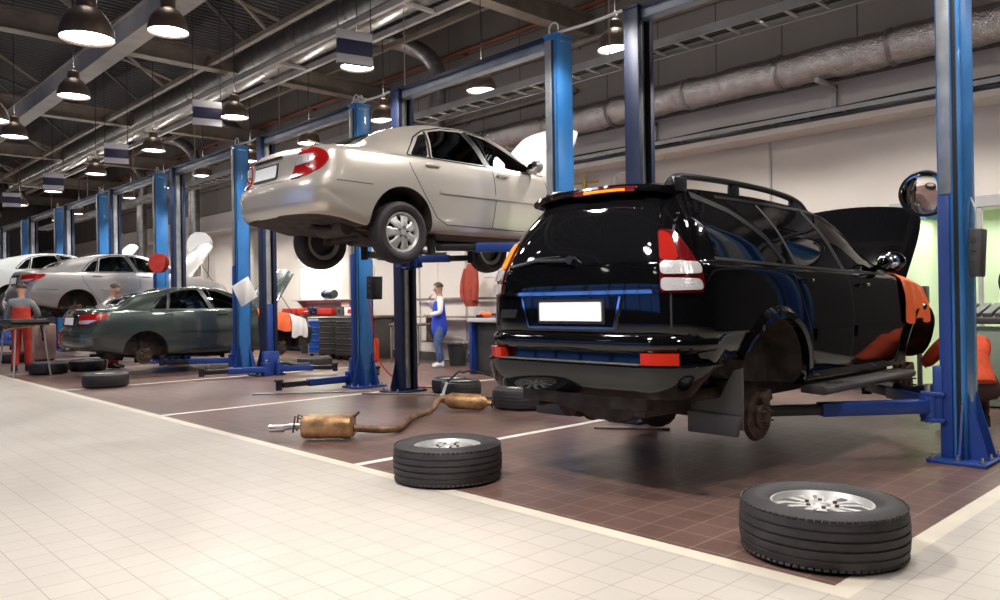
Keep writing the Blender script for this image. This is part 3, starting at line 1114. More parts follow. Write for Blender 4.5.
# hanging sign boards
proto_s = None
for k, (x, lab) in enumerate(((-8.45, 'white and navy banded board hanging nearest, beside a dome lamp'), (-12.95, 'white and navy banded board hanging second nearest'), (-17.55, 'white and navy banded board hanging third nearest'), (-22.4, 'white and navy banded board hanging fourth nearest, over the white sedan'), (-26.9, 'white and navy banded board hanging furthest away at the left'))):
    if proto_s is None:
        t = empty('hanging_board', (x, 5.55, 4.5), lab, 'sign', 'hanging bay boards', -.25)
        b = NB(); box(b, (0, 0, 0), (.06, .46, .42), .006); obj('board', b, M['sign_navy'], t)
        for z in (.155, -.150):
            b = NB(); box(b, (0, 0, z), (.068, .466, .115), .004); obj('pale_band', b, M['sign_white'], t)
        b = NB()
        for y in (-.22, .22): cyl(b, (0, y, .2), (0, y, 2.9), .006, n=6)
        obj('hanging_wire', b, M['wire'], t)
        proto_s = t
    else:
        dup(proto_s, (x, 5.55, 4.5), lab)
# ------------------------------------------------------------------ two-post lifts
PZ, PY = 4.22, 6.62
def post(root, x, side, carr):
    """side +1: right post (opens to the left), -1: left post"""
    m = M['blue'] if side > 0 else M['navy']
    w, d, t = .18, .265, .018
    b = NB()
    s = side
    # C channel, web away from the car
    box(b, (x + s * (w / 2 - t / 2), PY, PZ / 2), (t, d, PZ), .003)
    for e in (-1, 1):
        box(b, (x, PY + e * (d / 2 - t / 2), PZ / 2), (w, t, PZ), .003)
        box(b, (x - s * (w / 2 - t / 2), PY + e * (d / 2 - .035), PZ / 2), (t, .055, PZ), .003)
    box(b, (x, PY, PZ + .01), (w + .02, d + .02, .03), .006)
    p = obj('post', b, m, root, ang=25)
    p['label'] = 'bright blue right post' if s > 0 else 'dark blue left post'
    # bare steel guide
    b = NB()
    if s > 0:
        box(b, (x - .035, PY - d / 2 - .004, (PZ + 2.0) / 2 - .02), (.085, .012, PZ - 2.05), .002)
    else:
        box(b, (x + .01, PY + .0, PZ / 2), (.05, .10, PZ - .1), .004)
    obj('steel_track', b, M['track'], p)
    b = NB()
    top = min(PZ - .3, carr + 1.15)
    if s > 0:
        box(b, (x - .045, PY - d / 2 - .010, 1.0 + .01), (.085, .024, 1.96), .006)
        box(b, (x + .035, PY - d / 2 - .003, PZ / 2), (.03, .010, PZ - .1), .001, mi=1)
    else:
        box(b, (x + .03, PY + .0, (top + max(.05, carr - .15)) / 2), (.07, .13, top - max(.05, carr - .15)), .008)
        box(b, (x + .03, PY + .09, PZ / 2), (.06, .03, PZ - .1), .001, mi=1)
    obj('carriage_cover', b, [M['cobalt'], M['black']], p)
    b = NB()
    box(b, (x + s * .05, PY - .02, .013), (.40, .54, .026), .006)
    for e in (-1, 1):
        prism(b, [(x + s * w / 2 - .01 * s, .02), (x + s * (w / 2 + .13), .02), (x + s * w / 2 - .01 * s, .55)], PY + e * .10 - .008, PY + e * .10 + .008, 'y')
        prism(b, [(PY + e * d / 2 - .01 * e, .02), (PY + e * (d / 2 + .11), .02), (PY + e * d / 2 - .01 * e, .50)], x + s * .06 - .008, x + s * .06 + .008, 'x')
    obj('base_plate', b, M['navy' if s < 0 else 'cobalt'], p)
    b = NB()
    for dx, dy in ((-.12, -.24), (.05, -.24), (.21, -.24), (.21, .18), (.21, -.03), (-.12, .2)):
        b = NB()
        cyl(b, (x + s * dx, PY + dy, .026), (x + s * dx, PY + dy, .042), .022, n=6)
        cyl(b, (x + s * dx, PY + dy, .04), (x + s * dx, PY + dy, .066), .010, n=8)
        obj('anchor_bolt', b, M['metal'], p)
    b = NB()
    for dy in (-.06, -.02, .02, .06): cyl(b, (x + s * (w / 2 - .002), PY + dy, PZ - .06), (x + s * (w / 2 + .008), PY + dy, PZ - .06), .009, n=6)
    obj('bolt', b, M['metal'], p)

def arm(root, p0, p1, z, padz, bend=0):
    p0 = V((p0[0], p0[1], z)); p1 = V((p1[0], p1[1], z))
    d = (p1 - p0); L = d.length; d.normalize(); a = math.atan2(d.y, d.x); R_ = rotz(a)
    b = NB()
    box(b, p0 + d * L * .30, (L * .62, .115, .10), .008, R_)
    cyl(b, p0 - V((0, 0, .085)), p0 + V((0, 0, .085)), .065, n=20)
    o = obj('lift_arm', b, M['cobalt'], root)
    b = NB()
    if bend:
        n = V((-d.y, d.x, 0)) * .04
        tube(b, [p0 + V((0, 0, .09)), p0 + d * L * .12 + V((0, 0, .10)), p0 + d * L * .3 + V((0, 0, .06)), p0 + d * L * .55 + V((0, 0, .055))], .035, 8)
    box(b, p0 + d * L * .76, (L * .40, .085, .075), .006, R_)
    obj('arm_extension', b, M['trimblack'], o)
    b = NB()
    cyl(b, p1 - V((0, 0, .07)), p1 + V((0, 0, max(.05, padz - z - .03))), .045, n=16)
    cyl(b, p1 + V((0, 0, max(.05, padz - z - .04))), p1 + V((0, 0, max(.08, padz - z))), .065, .06, n=20)
    obj('lift_pad', b, M['black'], o)

def carriage(root, x, side, z):
    b = NB()
    s = side
    box(b, (x - s * .10, PY - .02, z + .10), (.07, .30, .42), .01)
    for e in (-1, 1):
        box(b, (x - s * .13, PY - .02 + e * .12, z + .10), (.17, .11, .03), .006)
        box(b, (x - s * .13, PY - .02 + e * .12, z - .10), (.17, .11, .03), .006)
        cyl(b, (x - s * .17, PY - .02 + e * .12, z - .13), (x - s * .17, PY - .02 + e * .12, z + .17), .028, n=14, mi=1)
    obj('arm_carriage', b, [M['cobalt'], M['metal']], root)

LIFTS = []
def make_lift(i, label, z, padz, pads_right, pads_left):
    xr, xl = -1.91 - 4.03 * i, -4.83 - 4.07 * i
    root = empty('car_lift', (0, 0, 0), label, 'car lift', 'blue two-post car lifts')
    post(root, xr, 1, z); post(root, xl, -1, z)
    b = NB()
    box(b, ((xr + xl) / 2, PY, PZ - .05), (xr - xl - .10, .14, .12), .008)
    bm_ = obj('overhead_beam', b, M['beam'], root)
    b = NB(); box(b, ((xr + xl) / 2, PY, PZ + .024), (xr - xl - .10, .18, .02), .004)
    box(b, ((xr + xl) / 2, PY - .087, PZ + .006), (xr - xl - .10, .008, .05), .002)
    obj('beam_cap', b, M['navy'], bm_)
    for x, s, pads in ((xr, 1, pads_right), (xl, -1, pads_left)):
        carriage(root, x, s, z)
        for k, p in enumerate(pads):
            arm(root, (x - s * .17, PY - .02 + (-.12 if p[1] < PY else .12)), p, z, padz, bend=(k == 1))
    return root
def pads_for(cx, y0, y1, hw): return [(cx + hw, y0), (cx + hw, y1)], [(cx - hw, y0), (cx - hw, y1)]
XM = lambda i: -3.46 - 4.03 * i
r, l = pads_for(XM(0), 5.35, 7.55, .50); make_lift(0, 'nearest blue two-post lift, holding the black off-road car', .40, .525, r, l)
r, l = pads_for(XM(1), 5.45, 7.2, .66); make_lift(1, 'blue two-post lift holding the champagne silver sedan high up', 1.86, 1.99, r, l)
make_lift(2, 'empty blue two-post lift with arms lowered to the floor', .12, .20, [(-10.10, 5.30), (-10.9, 7.5)], [(-13.10, 5.45), (-12.2, 7.5)])
r, l = pads_for(XM(3), 5.45, 7.2, .66); make_lift(3, 'blue two-post lift under the dark green sedan', .22, .345, r, l)
r, l = pads_for(XM(4), 5.45, 7.2, .66); make_lift(4, 'blue two-post lift holding the silver grey sedan', 1.07, 1.195, r, l)
r, l = pads_for(XM(5), 5.45, 7.2, .66); make_lift(5, 'blue two-post lift holding the white sedan', 1.07, 1.195, r, l)
make_lift(6, 'second furthest blue two-post lift, empty, at the left', .12, .20, [(-26.5, 5.4), (-27, 7.5)], [(-28.8, 5.4), (-28.3, 7.5)])
make_lift(7, 'furthest blue two-post lift, at the dark end of the hall', .12, .20, [(-30.6, 5.4), (-31, 7.5)], [(-32.8, 5.4), (-32.3, 7.5)])

# white hoses crossing from lift to lift on top of the posts
for i in range(6):
    xl, xr = -4.83 - 4.07 * i, -1.91 - 4.03 * (i + 1)
    b = NB()
    tube(b, catmull([(xl - .02, PY - .05, PZ + .045), (xl - .25, PY - .05, PZ + .04), ((xl + xr) / 2, PY - .05, PZ + .03), (xr + .2, PY - .05, PZ + .04), (xr, PY - .05, PZ + .045), (xr - .12, PY - .05, PZ + .05)], 6), .016, 6)
    lp = [(xr - .02 + .07 * math.cos(a), PY - .05, PZ + .10 + .075 * math.sin(a)) for a in [PI * k / 9 - .3 for k in range(13)]]
    tube(b, lp, .009, 6)
    tag(obj('hose', b, M['whitecable']), 'white hose lying across the gap between lift posts, %s from the right' % ORD[i], 'hose', 'white hoses on the lift posts')
b = NB()
for k in range(5):
    P = [(-10.0 + .09 * math.cos(a) + .02 * k, PY + .06 * math.sin(a * 1.3 + k), PZ + .05 + .03 * abs(math.sin(a * 2 + k)) + .012 * k) for a in [2 * PI * i / 20 for i in range(20)]]
    tube(b, P, .014, 6, closed=True)
tag(obj('rag_bundle', b, M['whitecable']), 'crumpled white coil of hose on top of a blue post', 'hose')
# control boxes hanging on posts
def control_box(x, y, z, m, lab, s=(.08, .16, .36)):
    t = empty('control_box', (x, y, z), lab, 'control box')
    b = NB(); box(b, (0, 0, 0), s, .012, roty(.05)); obj('case', b, m, t)
    b = NB()
    for dz in (.1, .03, -.05): cyl(b, (0, -s[1] / 2 - .006, dz), (0, -s[1] / 2 + .01, dz), .018, n=12)
    obj('push_button', b, M['greyplastic'], t)
    b = NB(); tube(b, catmull([(0, 0, s[2] / 2), (.0, 0, s[2] / 2 + .14), (-.05, 0, s[2] / 2 + .3), (-.04, 0, s[2] / 2 + .5)], 5), .008, 6); obj('cable', b, M['whitecable'], t)
    return t
control_box(-1.79, 6.66, 1.56, M['greyplastic'], 'grey control box hanging on the nearest right post', (.10, .14, .36))
control_box(-9.62, 6.60, 1.48, M['trimblack'], 'black control box on the post left of the man in blue', (.16, .18, .34))
def sedan_spec(**k):
    w = k.get('w', .90)
    dk = k.get('deck', 1.05)
    s = dict(L=4.78, w=w, rr=.42, fr=.55, rn=3.2, fn=2.6, t0=.28,
             W=pchip([(0, w - .015), (.5, w - .008), (1.2, w), (2.4, w), (3.6, w - .005), (4.78, w - .05)]),
             zb=pchip([(0, .34), (.35, .31), (.72, .24), (1.6, .20), (3.5, .19), (4.2, .2), (4.78, .26)]),
             zm=pchip([(0, .60), (1.2, .62), (3.6, .60), (4.78, .52)]),
             zbelt=pchip([(0, dk - .07), (.5, dk - .05), (1.2, dk - .055), (2.2, dk - .055), (3.2, dk - .09), (4.0, .86), (4.78, .64)]),
             ztop=pchip([(0, dk - .01), (.12, dk + .01), (.45, dk + .02), (.62, dk + .045), (1.0, dk + .24), (1.38, 1.41), (1.75, 1.48), (2.2, 1.495), (2.55, 1.465), (2.85, 1.38), (3.25, 1.18), (3.62, .99), (4.1, .92), (4.55, .80), (4.78, .70)]),
             WR=pchip([(0, .66), (1.2, .60), (1.8, .585), (2.6, .585), (3.4, .62)]),
             g=lambda y: sstep(.45, 1.15, y) * (1 - sstep(2.95, 3.55, y)),
             tuck=lambda y: .045,
             rwarp=pchip([(.2, .12), (.34, .05), (.46, .0), (.60, 0), (.68, .02), (.73, .075), (.95, .11), (dk + .02, .17), (1.5, .2)]), rfall=.8,
             fwarp=pchip([(.2, .06), (.5, 0), (.7, .06), (1.0, .2)]), ffall=.9,
             arches=[(1.12, .27, .395), (3.84, .29, .385)],
             cabin=(1.3, 3.1),
             side_windows=[([(1.27, dk - .02), (1.50, dk - .02), (1.58, 1.32), (1.48, 1.28)], 0),
                           ([(1.56, dk - .02), (2.32, dk - .025), (2.17, 1.425), (1.86, 1.405), (1.645, 1.35)], 1),
                           ([(2.41, dk - .025), (3.24, dk - .045), (3.05, 1.14), (2.78, 1.29), (2.55, 1.39), (2.27, 1.43)], 2)],
             trim=[([(1.22, dk - .028), (3.3, dk - .058)], .016, False, 'trimblack'),
                   ([(2.365, dk - .03), (2.22, 1.43)], .085, False, 'trimblack'), ([(1.53, dk - .03), (1.60, 1.35)], .03, False, 'trimblack'),
                   ([(1.22, dk - .02), (1.40, 1.25), (1.58, 1.36), (1.86, 1.43), (2.2, 1.45), (2.55, 1.415), (2.8, 1.31), (3.08, 1.16)], .014, False, 'chrome')],
             windshield=[(-.66, 1.03), (.66, 1.03), (.52, 1.37), (-.52, 1.37)],
             backlight=[(-.62, dk + .09), (.62, dk + .09), (.50, 1.39), (-.50, 1.39)],
             seat_y=2.25, seat_z=.85)
    s.update(k)
    return s

HINGE = {}
def open_hood(root, sp, y0, z0, length, ang, hw, paint, z_thick=.03, tp=.16):
    """raised bonnet hinged at its rear edge, with an inner frame on the underside"""
    b = NB()
    rows = []
    n = 14
    for i in range(n + 1):
        t = i / n
        w = hw * (1 - tp * t - .10 * t ** 4)
        row = []
        for k in range(13):
            s = -1 + 2 * k / 12
            crown = .05 * (1 - abs(s) ** 2.2) - .04 * t * t - (.035 if abs(s) > .99 else 0)
            row.append((s * w, t * length - .06 * s * s * t * t, crown))
        rows.append(row)
    up = [[b.verts.new(p) for p in r] for r in rows]
    dn = [[b.verts.new((p[0] * .985, p[1], p[2] - z_thick)) for p in r] for r in rows]
    for A, B in zip(up[:-1], up[1:]): bridge(b, A, B, 0, closed=False)
    for A, B in zip(dn[:-1], dn[1:]): bridge(b, A[::-1], B[::-1], 1, closed=False)
    for a, d in zip(up[:-1], up[1:]): pass
    for r in (0, -1):
        bridge(b, up[r], dn[r], 0, closed=False)
    for c in (0, -1):
        bridge(b, [r[c] for r in up], [r[c] for r in dn], 0, closed=False)
    o = obj('hood', b, [M[paint], M['trimblack']], root, loc=(0, y0, z0), rot=(ang, 0, 0))
    o['label'] = 'raised hood'
    b = NB()
    p1 = V((hw * .55, y0 + math.cos(ang) * length * .55, z0 + math.sin(ang) * length * .55 - .04))
    cyl(b, (hw * .62, y0 + .75, z0 - .18), p1, .008, n=8)
    obj('hood_stay', b, M['trimblack'], root)
    return o

def plate_on(root, bvh, x, z, w, h, name='number_plate'):
    b = NB(); patch(b, bvh, 'rear', [(x - w / 2 - .02, z - h / 2 - .018), (x + w / 2 + .02, z - h / 2 - .018), (x + w / 2 + .02, z + h / 2 + .018), (x - w / 2 - .02, z + h / 2 + .018)], .016, .018, rnd=.01, step=.04)
    f = obj('plate_frame', b, M['black'], root)
    b = NB(); patch(b, bvh, 'rear', [(x - w / 2, z - h / 2), (x + w / 2, z - h / 2), (x + w / 2, z + h / 2), (x - w / 2, z + h / 2)], .024, .012, rnd=.008, step=.04)
    o = obj(name, b, M['plate'], f)
    o['label'] = 'blank white number plate'

def mir(poly): return [(-u, z) for u, z in poly]

BVHS = {}
def sedan(name, label, loc, paint, lamp, wheels, hood, **k):
    sp = sedan_spec(**k)
    dk = k.get('deck', 1.05)
    root, bvh, body = car_base(name, label, None, sp, paint, loc, True)
    BVHS[name] = bvh
    door_handle(root, bvh, 1.52, dk - .125, M[paint]); door_handle(root, bvh, 2.56, dk - .135, M[paint])
    wing_mirror(root, bvh, 3.08, dk - .03, M[paint])
    # shut lines
    seams(root, bvh, [[(1.20, dk - .05), (1.24, .86), (1.40, .60), (1.58, .37), (1.72, .30), (3.35, .28)], [(2.38, 1.43), (2.42, dk - .08), (2.44, .6), (2.40, .30)], [(3.3, dk - .1), (3.36, .6), (3.33, .29)], [(.32, .665), (.74, .655)]])
    seams(root, bvh, [[(-.60, .69), (.60, .69)], [(-.60, .69), (-.50, dk - .08), (-.52, dk - .005)], [(.60, .69), (.50, dk - .08), (.52, dk - .005)]], ('rear',))
    for v in ('right', 'left'):
        b = NB(); strip(b, bvh, v, [(1.60, .655), (3.28, .645)], .042, .012, .016)
        obj('side_moulding', b, M[paint], root)
    # lamps
    for view, f in (('rcorner', lambda p: p), ('lcorner', mir)):
        if lamp == 'tall':
            red = [(.355, .685), (.58, .72), (.72, .79), (.79, .88), (.745, .955), (.62, 1.0), (.47, 1.005)]
            clr = [(.405, .825), (.60, .845), (.655, .89), (.60, .935), (.45, .93)]
        else:
            red = [(.42, .80), (.66, .80), (.92, .90), (.98, .98), (.90, .995), (.44, .965)]
            clr = [(.44, .815), (.66, .815), (.82, .88), (.60, .875), (.44, .87)]
        b = NB(); patch(b, bvh, view, f(red), .010, .03, step=.04, rnd=.04)
        L = obj('tail_lamp', b, M['red_lens'], root)
        b = NB(); patch(b, bvh, view, f(clr), .016, .01, step=.04, rnd=.02)
        obj('clear_lens', b, M['clear_lens'], L)
    if lamp == 'tall':
        plate_on(root, bvh, -.10, .815, .46, .13)
        b = NB(); patch(b, bvh, 'rear', [(-.42, .935), (.22, .935), (.20, .965), (-.40, .965)], .022, .03, rnd=.01)
        obj('trunk_garnish', b, M['chrome'], root)
        b = NB(); patch(b, bvh, 'rear', [(-.41, .74), (.16, .74), (.15, .915), (-.39, .915)], .004, .02, rnd=.02)
        obj('plate_recess', b, M[paint], root)
    else:
        plate_on(root, bvh, 0, .86, .50, .13)
        b = NB(); patch(b, bvh, 'rear', [(-.42, .945), (.42, .945), (.42, .975), (-.42, .975)], .018, .03, rnd=.01)
        obj('trunk_garnish', b, M['chrome'], root)
    # antenna stub, underbody
    b = NB(); cyl(b, (.55, .42, dk), (.52, .22, dk + .04), .006, .012, n=8)
    obj('antenna', b, M[paint], root)
    b = NB()
    cyl(b, (-.7, 1.12, .2), (.7, 1.12, .2), .035, n=10)
    box(b, (0, 1.5, .20), (.9, .5, .14), .04)
    box(b, (.0, 2.4, .18), (.28, 2.4, .06), .03)
    tube(b, [(.42, .30, .24), (.42, .8, .22), (.2, 1.2, .16), (.15, 3.2, .15)], .028, 8)
    lathe(b, [(0, -.26), (.09, -.25), (.10, -.22), (.10, .22), (.09, .25), (0, .26)], 14, Matrix.Translation((.35, .62, .25)) @ roty(PI / 2))
    for s in (-1, 1):
        tube(b, [(s * .2, 1.55, .24), (s * .66, 1.14, .16)], .022, 8); tube(b, [(s * .2, .85, .26), (s * .66, 1.10, .16)], .02, 8)
        cyl(b, (s * .62, 1.12, .16), (s * .56, 1.12, .62), .045, n=10)
    obj('axle_and_exhaust', b, M['under'], root)
    # wheels
    for (cy, side, kind) in wheels:
        hub = k.get('hub', .19)
        x = side * (sp['w'] - .115)
        Mx = (0, side * PI / 2, 0)
        if kind == 'wheel':
            t = add_wheel(root, 'wheel', .328, .205, .208, 'seven', Mx, (x, cy, hub))
            rim_onto(t, .208, .205, 'seven')
        else:
            h = obj('brake_hub', brake_hub_bm(.135), M['rust'], root, loc=(x - side * .03, cy, hub), rot=Mx)
    if hood:
        open_hood(root, sp, 3.62, .98, 1.08, hood, .74, paint)
    return root

camry_x, camry_y = -7.49, 3.79
sedan('silver_sedan', 'champagne silver sedan raised high on the lift behind the black off-road car, wheels hanging', (camry_x, camry_y, 1.80), 'paint_silver', 'tall',
      [(1.12, 1, 'wheel'), (1.12, -1, 'wheel'), (3.84, 1, 'wheel'), (3.84, -1, 'wheel')], math.radians(52), hub=.19)
sedan('green_sedan', 'dark grey-green sedan with its rear wheel off, low on its lift beside the blue posts', (-15.65, 4.02, .15), 'paint_green', 'wide',
      [(1.12, 1, 'hub'), (1.12, -1, 'hub'), (3.84, 1, 'hub'), (3.84, -1, 'hub')], math.radians(55), deck=1.08, hub=.20)
sedan('grey_sedan', 'silver grey sedan lifted to chest height behind the dark green sedan', (-19.65, 3.98, 1.0), 'paint_grey', 'wide',
      [(1.12, 1, 'hub'), (1.12, -1, 'hub'), (3.84, 1, 'wheel'), (3.84, -1, 'wheel')], math.radians(52), deck=1.08, hub=.18)
sedan('white_sedan', 'white sedan lifted at the far left edge, behind the silver grey sedan', (-23.66, 3.55, 1.22), 'paint_white', 'wide',
      [(1.12, 1, 'wheel'), (1.12, -1, 'wheel'), (3.84, 1, 'wheel'), (3.84, -1, 'wheel')], math.radians(52), deck=1.08, hub=.18)

# ------------------------------------------------------------------ the black off-road car
def make_suv(loc):
    w = .915
    sp = dict(L=4.66, w=w, rr=.36, fr=.5, rn=3.4, fn=2.8, t0=.3,
              W=pchip([(0, w - .01), (.6, w), (3.6, w), (4.66, w - .05)]),
              zb=pchip([(0, .54), (.30, .55), (.45, .63), (.72, .64), (1.1, .48), (1.7, .42), (3.4, .41), (4.66, .45)]),
              zm=pchip([(0, .85), (4.66, .80)]),
              zbelt=pchip([(0, 1.27), (1.0, 1.255), (2.4, 1.235), (3.3, 1.215), (4.2, 1.10), (4.66, .95)]),
              ztop=pchip([(0, 1.775), (.15, 1.79), (.6, 1.815), (1.4, 1.82), (2.0, 1.80), (2.45, 1.75), (2.75, 1.66), (3.1, 1.45), (3.38, 1.275), (3.7, 1.22), (4.3, 1.14), (4.66, 1.0)]),
              WR=pchip([(0, .575), (.6, .60), (2.0, .625), (3.0, .67)]),
              g=lambda y: 1 - sstep(2.95, 3.4, y),
              tuck=lambda y: .04,
              rwarp=pchip([(.4, .18), (.78, .13), (.83, .075), (1.1, .07), (1.26, .09), (1.70, .30), (1.78, .36), (1.83, .38)]), rfall=1.1,
              fwarp=pchip([(.4, .1), (.7, 0), (.9, .03), (1.2, .2)]), ffall=.8,
              arches=[(1.19, .46, .455), (3.96, .46, .45)],
              cabin=(1.5, 3.05),
              side_windows=[([(.52, 1.31), (1.37, 1.285), (1.24, 1.43), (1.0, 1.565), (.72, 1.67), (.54, 1.70)], 0),
                            ([(1.46, 1.285), (1.58, 1.28), (1.40, 1.715), (.98, 1.725), (1.12, 1.62), (1.34, 1.45)], 0),
                            ([(1.62, 1.28), (2.33, 1.265), (2.10, 1.71), (1.45, 1.718)], 0),
                            ([(2.44, 1.262), (3.12, 1.25), (2.92, 1.43), (2.66, 1.60), (2.42, 1.69), (2.18, 1.705)], 2)],
              trim=[([(.5, 1.30), (1.45, 1.272), (2.35, 1.252), (3.2, 1.235)], .02, False, 'trimblack'),
                    ([(.62, 1.735), (.95, 1.64), (1.27, 1.47), (1.43, 1.29)], .05, False, 'trimblack'),
                    ([(1.60, 1.27), (1.42, 1.72)], .03, False, 'greyplastic'),
                    ([(2.385, 1.255), (2.14, 1.72)], .06, False, 'trimblack'),
                    ([(.9, 1.742), (2.1, 1.735), (2.45, 1.715), (2.72, 1.61), (3.0, 1.42), (3.22, 1.25)], .022, False, 'trimblack')],
              windshield=[(-.70, 1.30), (.70, 1.30), (.60, 1.62), (-.60, 1.62)],
              backlight=[(-.66, 1.285), (.66, 1.285), (.70, 1.33), (.515, 1.71), (.48, 1.735), (-.48, 1.735), (-.515, 1.71), (-.70, 1.33)],
              seat_y=2.15, seat_z=1.05)
    root, bvh, body = car_base('off_road_car', 'glossy black off-road car on the nearest lift with its right rear wheel off', None, sp, 'paint_black', loc, True)
    for y, z in ((1.62, 1.165), (2.62, 1.135)): door_handle(root, bvh, y, z, M['paint_black'])
    wing_mirror(root, bvh, 3.10, 1.28, M['paint_black'])
    seams(root, bvh, [[(1.45, 1.28), (1.52, 1.1), (1.70, .75), (1.78, .47)], [(2.38, 1.26), (2.42, .9), (2.40, .45)], [(3.35, 1.22), (3.42, .8), (3.40, .46)]], w=.009)
    # protective mouldings on the doors
    for a, c in ((1.74, 2.37), (2.46, 3.36)):
        for v in ('right', 'left'):
            b = NB(); strip(b, bvh, v, [(a, .775), (c, .77)], .085, .016, .02)
            obj('side_moulding', b, M['paint_black'], root)
    for cy in (1.19, 3.96):
        for v in ('right', 'left'):
            b = NB(); arch_ring(b, bvh, v, cy, .46, .455, .535, -.05, PI + .12, .028)
            obj('wheel_arch_flare', b, M['paint_black'], root)
    # rear lamps
    for view, f, side in (('rcorner', lambda p: p, 1), ('lcorner', mir, -1)):
        b = NB(); patch(b, bvh, view, f([(.575, 1.085), (.835, 1.085), (.835, 1.20), (.77, 1.34), (.69, 1.475), (.59, 1.485)]), .008, .03, step=.04, rnd=.03)
        h = obj('tail_lamp', b, M['dark_red'], root)
        b = NB(); patch(b, bvh, view, f([(.585, 1.285), (.69, 1.28), (.685, 1.34), (.655, 1.45), (.60, 1.472)]), .020, .02, step=.03, rnd=.03)
        l = obj('upper_lens', b, M['red_lens_lit' if side > 0 else 'amber_lit'], h)  # left lens: light passing through from behind put into its colour
        l['label'] = 'red upper lens' if side > 0 else 'upper lens coloured amber as if lit from behind'
        for z in (1.197, 1.10):
            b = NB(); patch(b, bvh, view, f([(.585, z), (.825, z), (.81, z + .065), (.585, z + .078)]), .022, .02, step=.03, rnd=.03)
            obj('clear_lens', b, M['clear_lens'], h)
    # tailgate: chrome strip, plate bay, plate
    b = NB()
    patch(b, bvh, 'rear', [(-.66, 1.085), (.66, 1.085), (.65, 1.108), (-.65, 1.108)], .022, .04, rnd=.008)
    obj('tailgate_garnish', b, M['chrome'], root)
    b = NB(); patch(b, bvh, 'rear', [(-.36, .88), (.37, .88), (.41, 1.07), (-.42, 1.07)], .010, .02, rnd=.03)
    obj('plate_bay', b, M['paint_black'], root)
    b = NB()
    for l in ([(-.43, 1.07), (-.37, .868), (.38, .868), (.43, 1.07)], ): strip(b, bvh, 'rear', l, .016, .016, .02)
    obj('plate_bay_frame', b, M['chrome'], root)
    plate_on(root, bvh, .02, .975, .54, .125)
    seams(root, bvh, [[(-.755, .83), (.755, .83)], [(.755, .83), (.755, 1.25), (.61, 1.745)], [(-.755, .83), (-.755, 1.25), (-.61, 1.745)]], ('rear',), .012)
    b = NB(); patch(b, bvh, 'rear', [(-.72, .93), (-.52, .93), (-.50, .99), (-.70, .99)], .006, .02, rnd=.02)
    obj('tailgate_handle', b, M['trimblack'], root)
    # spoiler with brake light
    b = NB()
    rows = []
    for i in range(21):
        x = -.57 + 1.14 * i / 20
        c = (1 - (abs(x) / .57) ** 3)
        y = .325 - .04 * c + .05 * (abs(x) / .57) ** 4
        z = 1.735 + .035 * c
        rows.append([b.verts.new((x, y + dy, z + dz)) for dy, dz in ((-.015, .0), (-.035, .02), (-.02, .042), (.10, .058), (.24, .05), (.24, .01), (.10, -.015))])
    for A, B in zip(rows[:-1], rows[1:]): bridge(b, A, B)
    cap(b, rows[0][::-1]); cap(b, rows[-1])
    s = obj('rear_spoiler', b, M['paint_black'], root)
    b = NB()
    hs = []
    for i in range(13):
        x = -.09 + .50 * i / 12
        c = (1 - (abs(x) / .57) ** 3)
        hs.append((x, .325 - .04 * c - .022, 1.735 + .035 * c + .006))
    tube(b, hs, .022, 10); obj('brake_light_housing', b, M['dark_red'], s)
    b = NB()
    patch_pts = []
    for i in range(11):
        x = .0 + .34 * i / 10
        c = (1 - (abs(x) / .57) ** 3)
        patch_pts.append((x, .325 - .04 * c - .038, 1.735 + .035 * c + .004))
    tube(b, patch_pts, .010, 8)
    l = obj('brake_light', b, M['amber_lit'], s); l['label'] = 'lit amber brake light strip'
    # rear wiper
    b = NB()
    a0 = project(bvh, 'rear', .02, 1.315, .03); a1 = project(bvh, 'rear', -.30, 1.325, .03); a2 = project(bvh, 'rear', -.56, 1.29, .02)
    cyl(b, a0 + V((0, .03, 0)), a0 + V((0, -.02, 0)), .028, n=12)
    tube(b, [a0, a1, a2], [.016, .010, .006], 8)
    tube(b, [project(bvh, 'rear', -.10, 1.345, .012), project(bvh, 'rear', -.30, 1.34, .012), project(bvh, 'rear', -.60, 1.295, .012)], .007, 6)
    obj('rear_wiper', b, M['trimblack'], root)
    # roof rails
    for s in (-1, 1):
        b = NB()
        P = []
        for y, x, dz in ((.44, .53, .01), (.52, .535, .075), (.66, .54, .095), (1.2, .55, .10), (1.8, .555, .095), (2.2, .555, .075), (2.42, .55, .0)):
            P.append((s * x, y, sp['ztop'](y) - .045 + dz))
        cp = catmull(P, 5)
        for dx in (-.012, .012):
            tube(b, [p + V((dx, 0, 0)) for p in cp], .019, 8)
        for y in (.55, 1.25, 2.2):
            box(b, (s * .55, y, sp['ztop'](y) - .01), (.05, .15 if y != 1.25 else .10, .10), .015)
        obj('roof_rail', b, M['trimblack'], root)
    # rear bumper: wraps the corner from wheel arch to wheel arch
    def path(off=0):
        P = []
        xs, ye, r = w - .01, .04, .34
        P.append((xs, ye + r + .04, 1, 0))
        for i in range(1, 12):
            a = PI / 2 * i / 12
            P.append((xs - r * (1 - math.cos(a)) , ye + r * (1 - math.sin(a)), math.cos(a), -math.sin(a)))
        P.append((xs - r, ye, 0, -1)); P.append((.3, ye - .015, 0, -1)); P.append((0, ye - .02, 0, -1))
        Q = [(-x, y, -nx, ny) for x, y, nx, ny in P[::-1]]
        return P + Q[1:]
    b = NB()
    sweep(b, path(), [(-.08, .44), (-.02, .44), (.015, .50), (.035, .58), (.04, .635), (.025, .65), (-.045, .655), (-.05, .715), (-.01, .73), (.005, .76), (.0, .805), (-.02, .825), (-.12, .83), (-.12, .44)],
          lift=lambda y, z: z if z >= .65 else z + (.655 - z) * .85 * sstep(.14, .44, y))
    bp = obj('rear_bumper', b, M['paint_black'], root, ang=40)
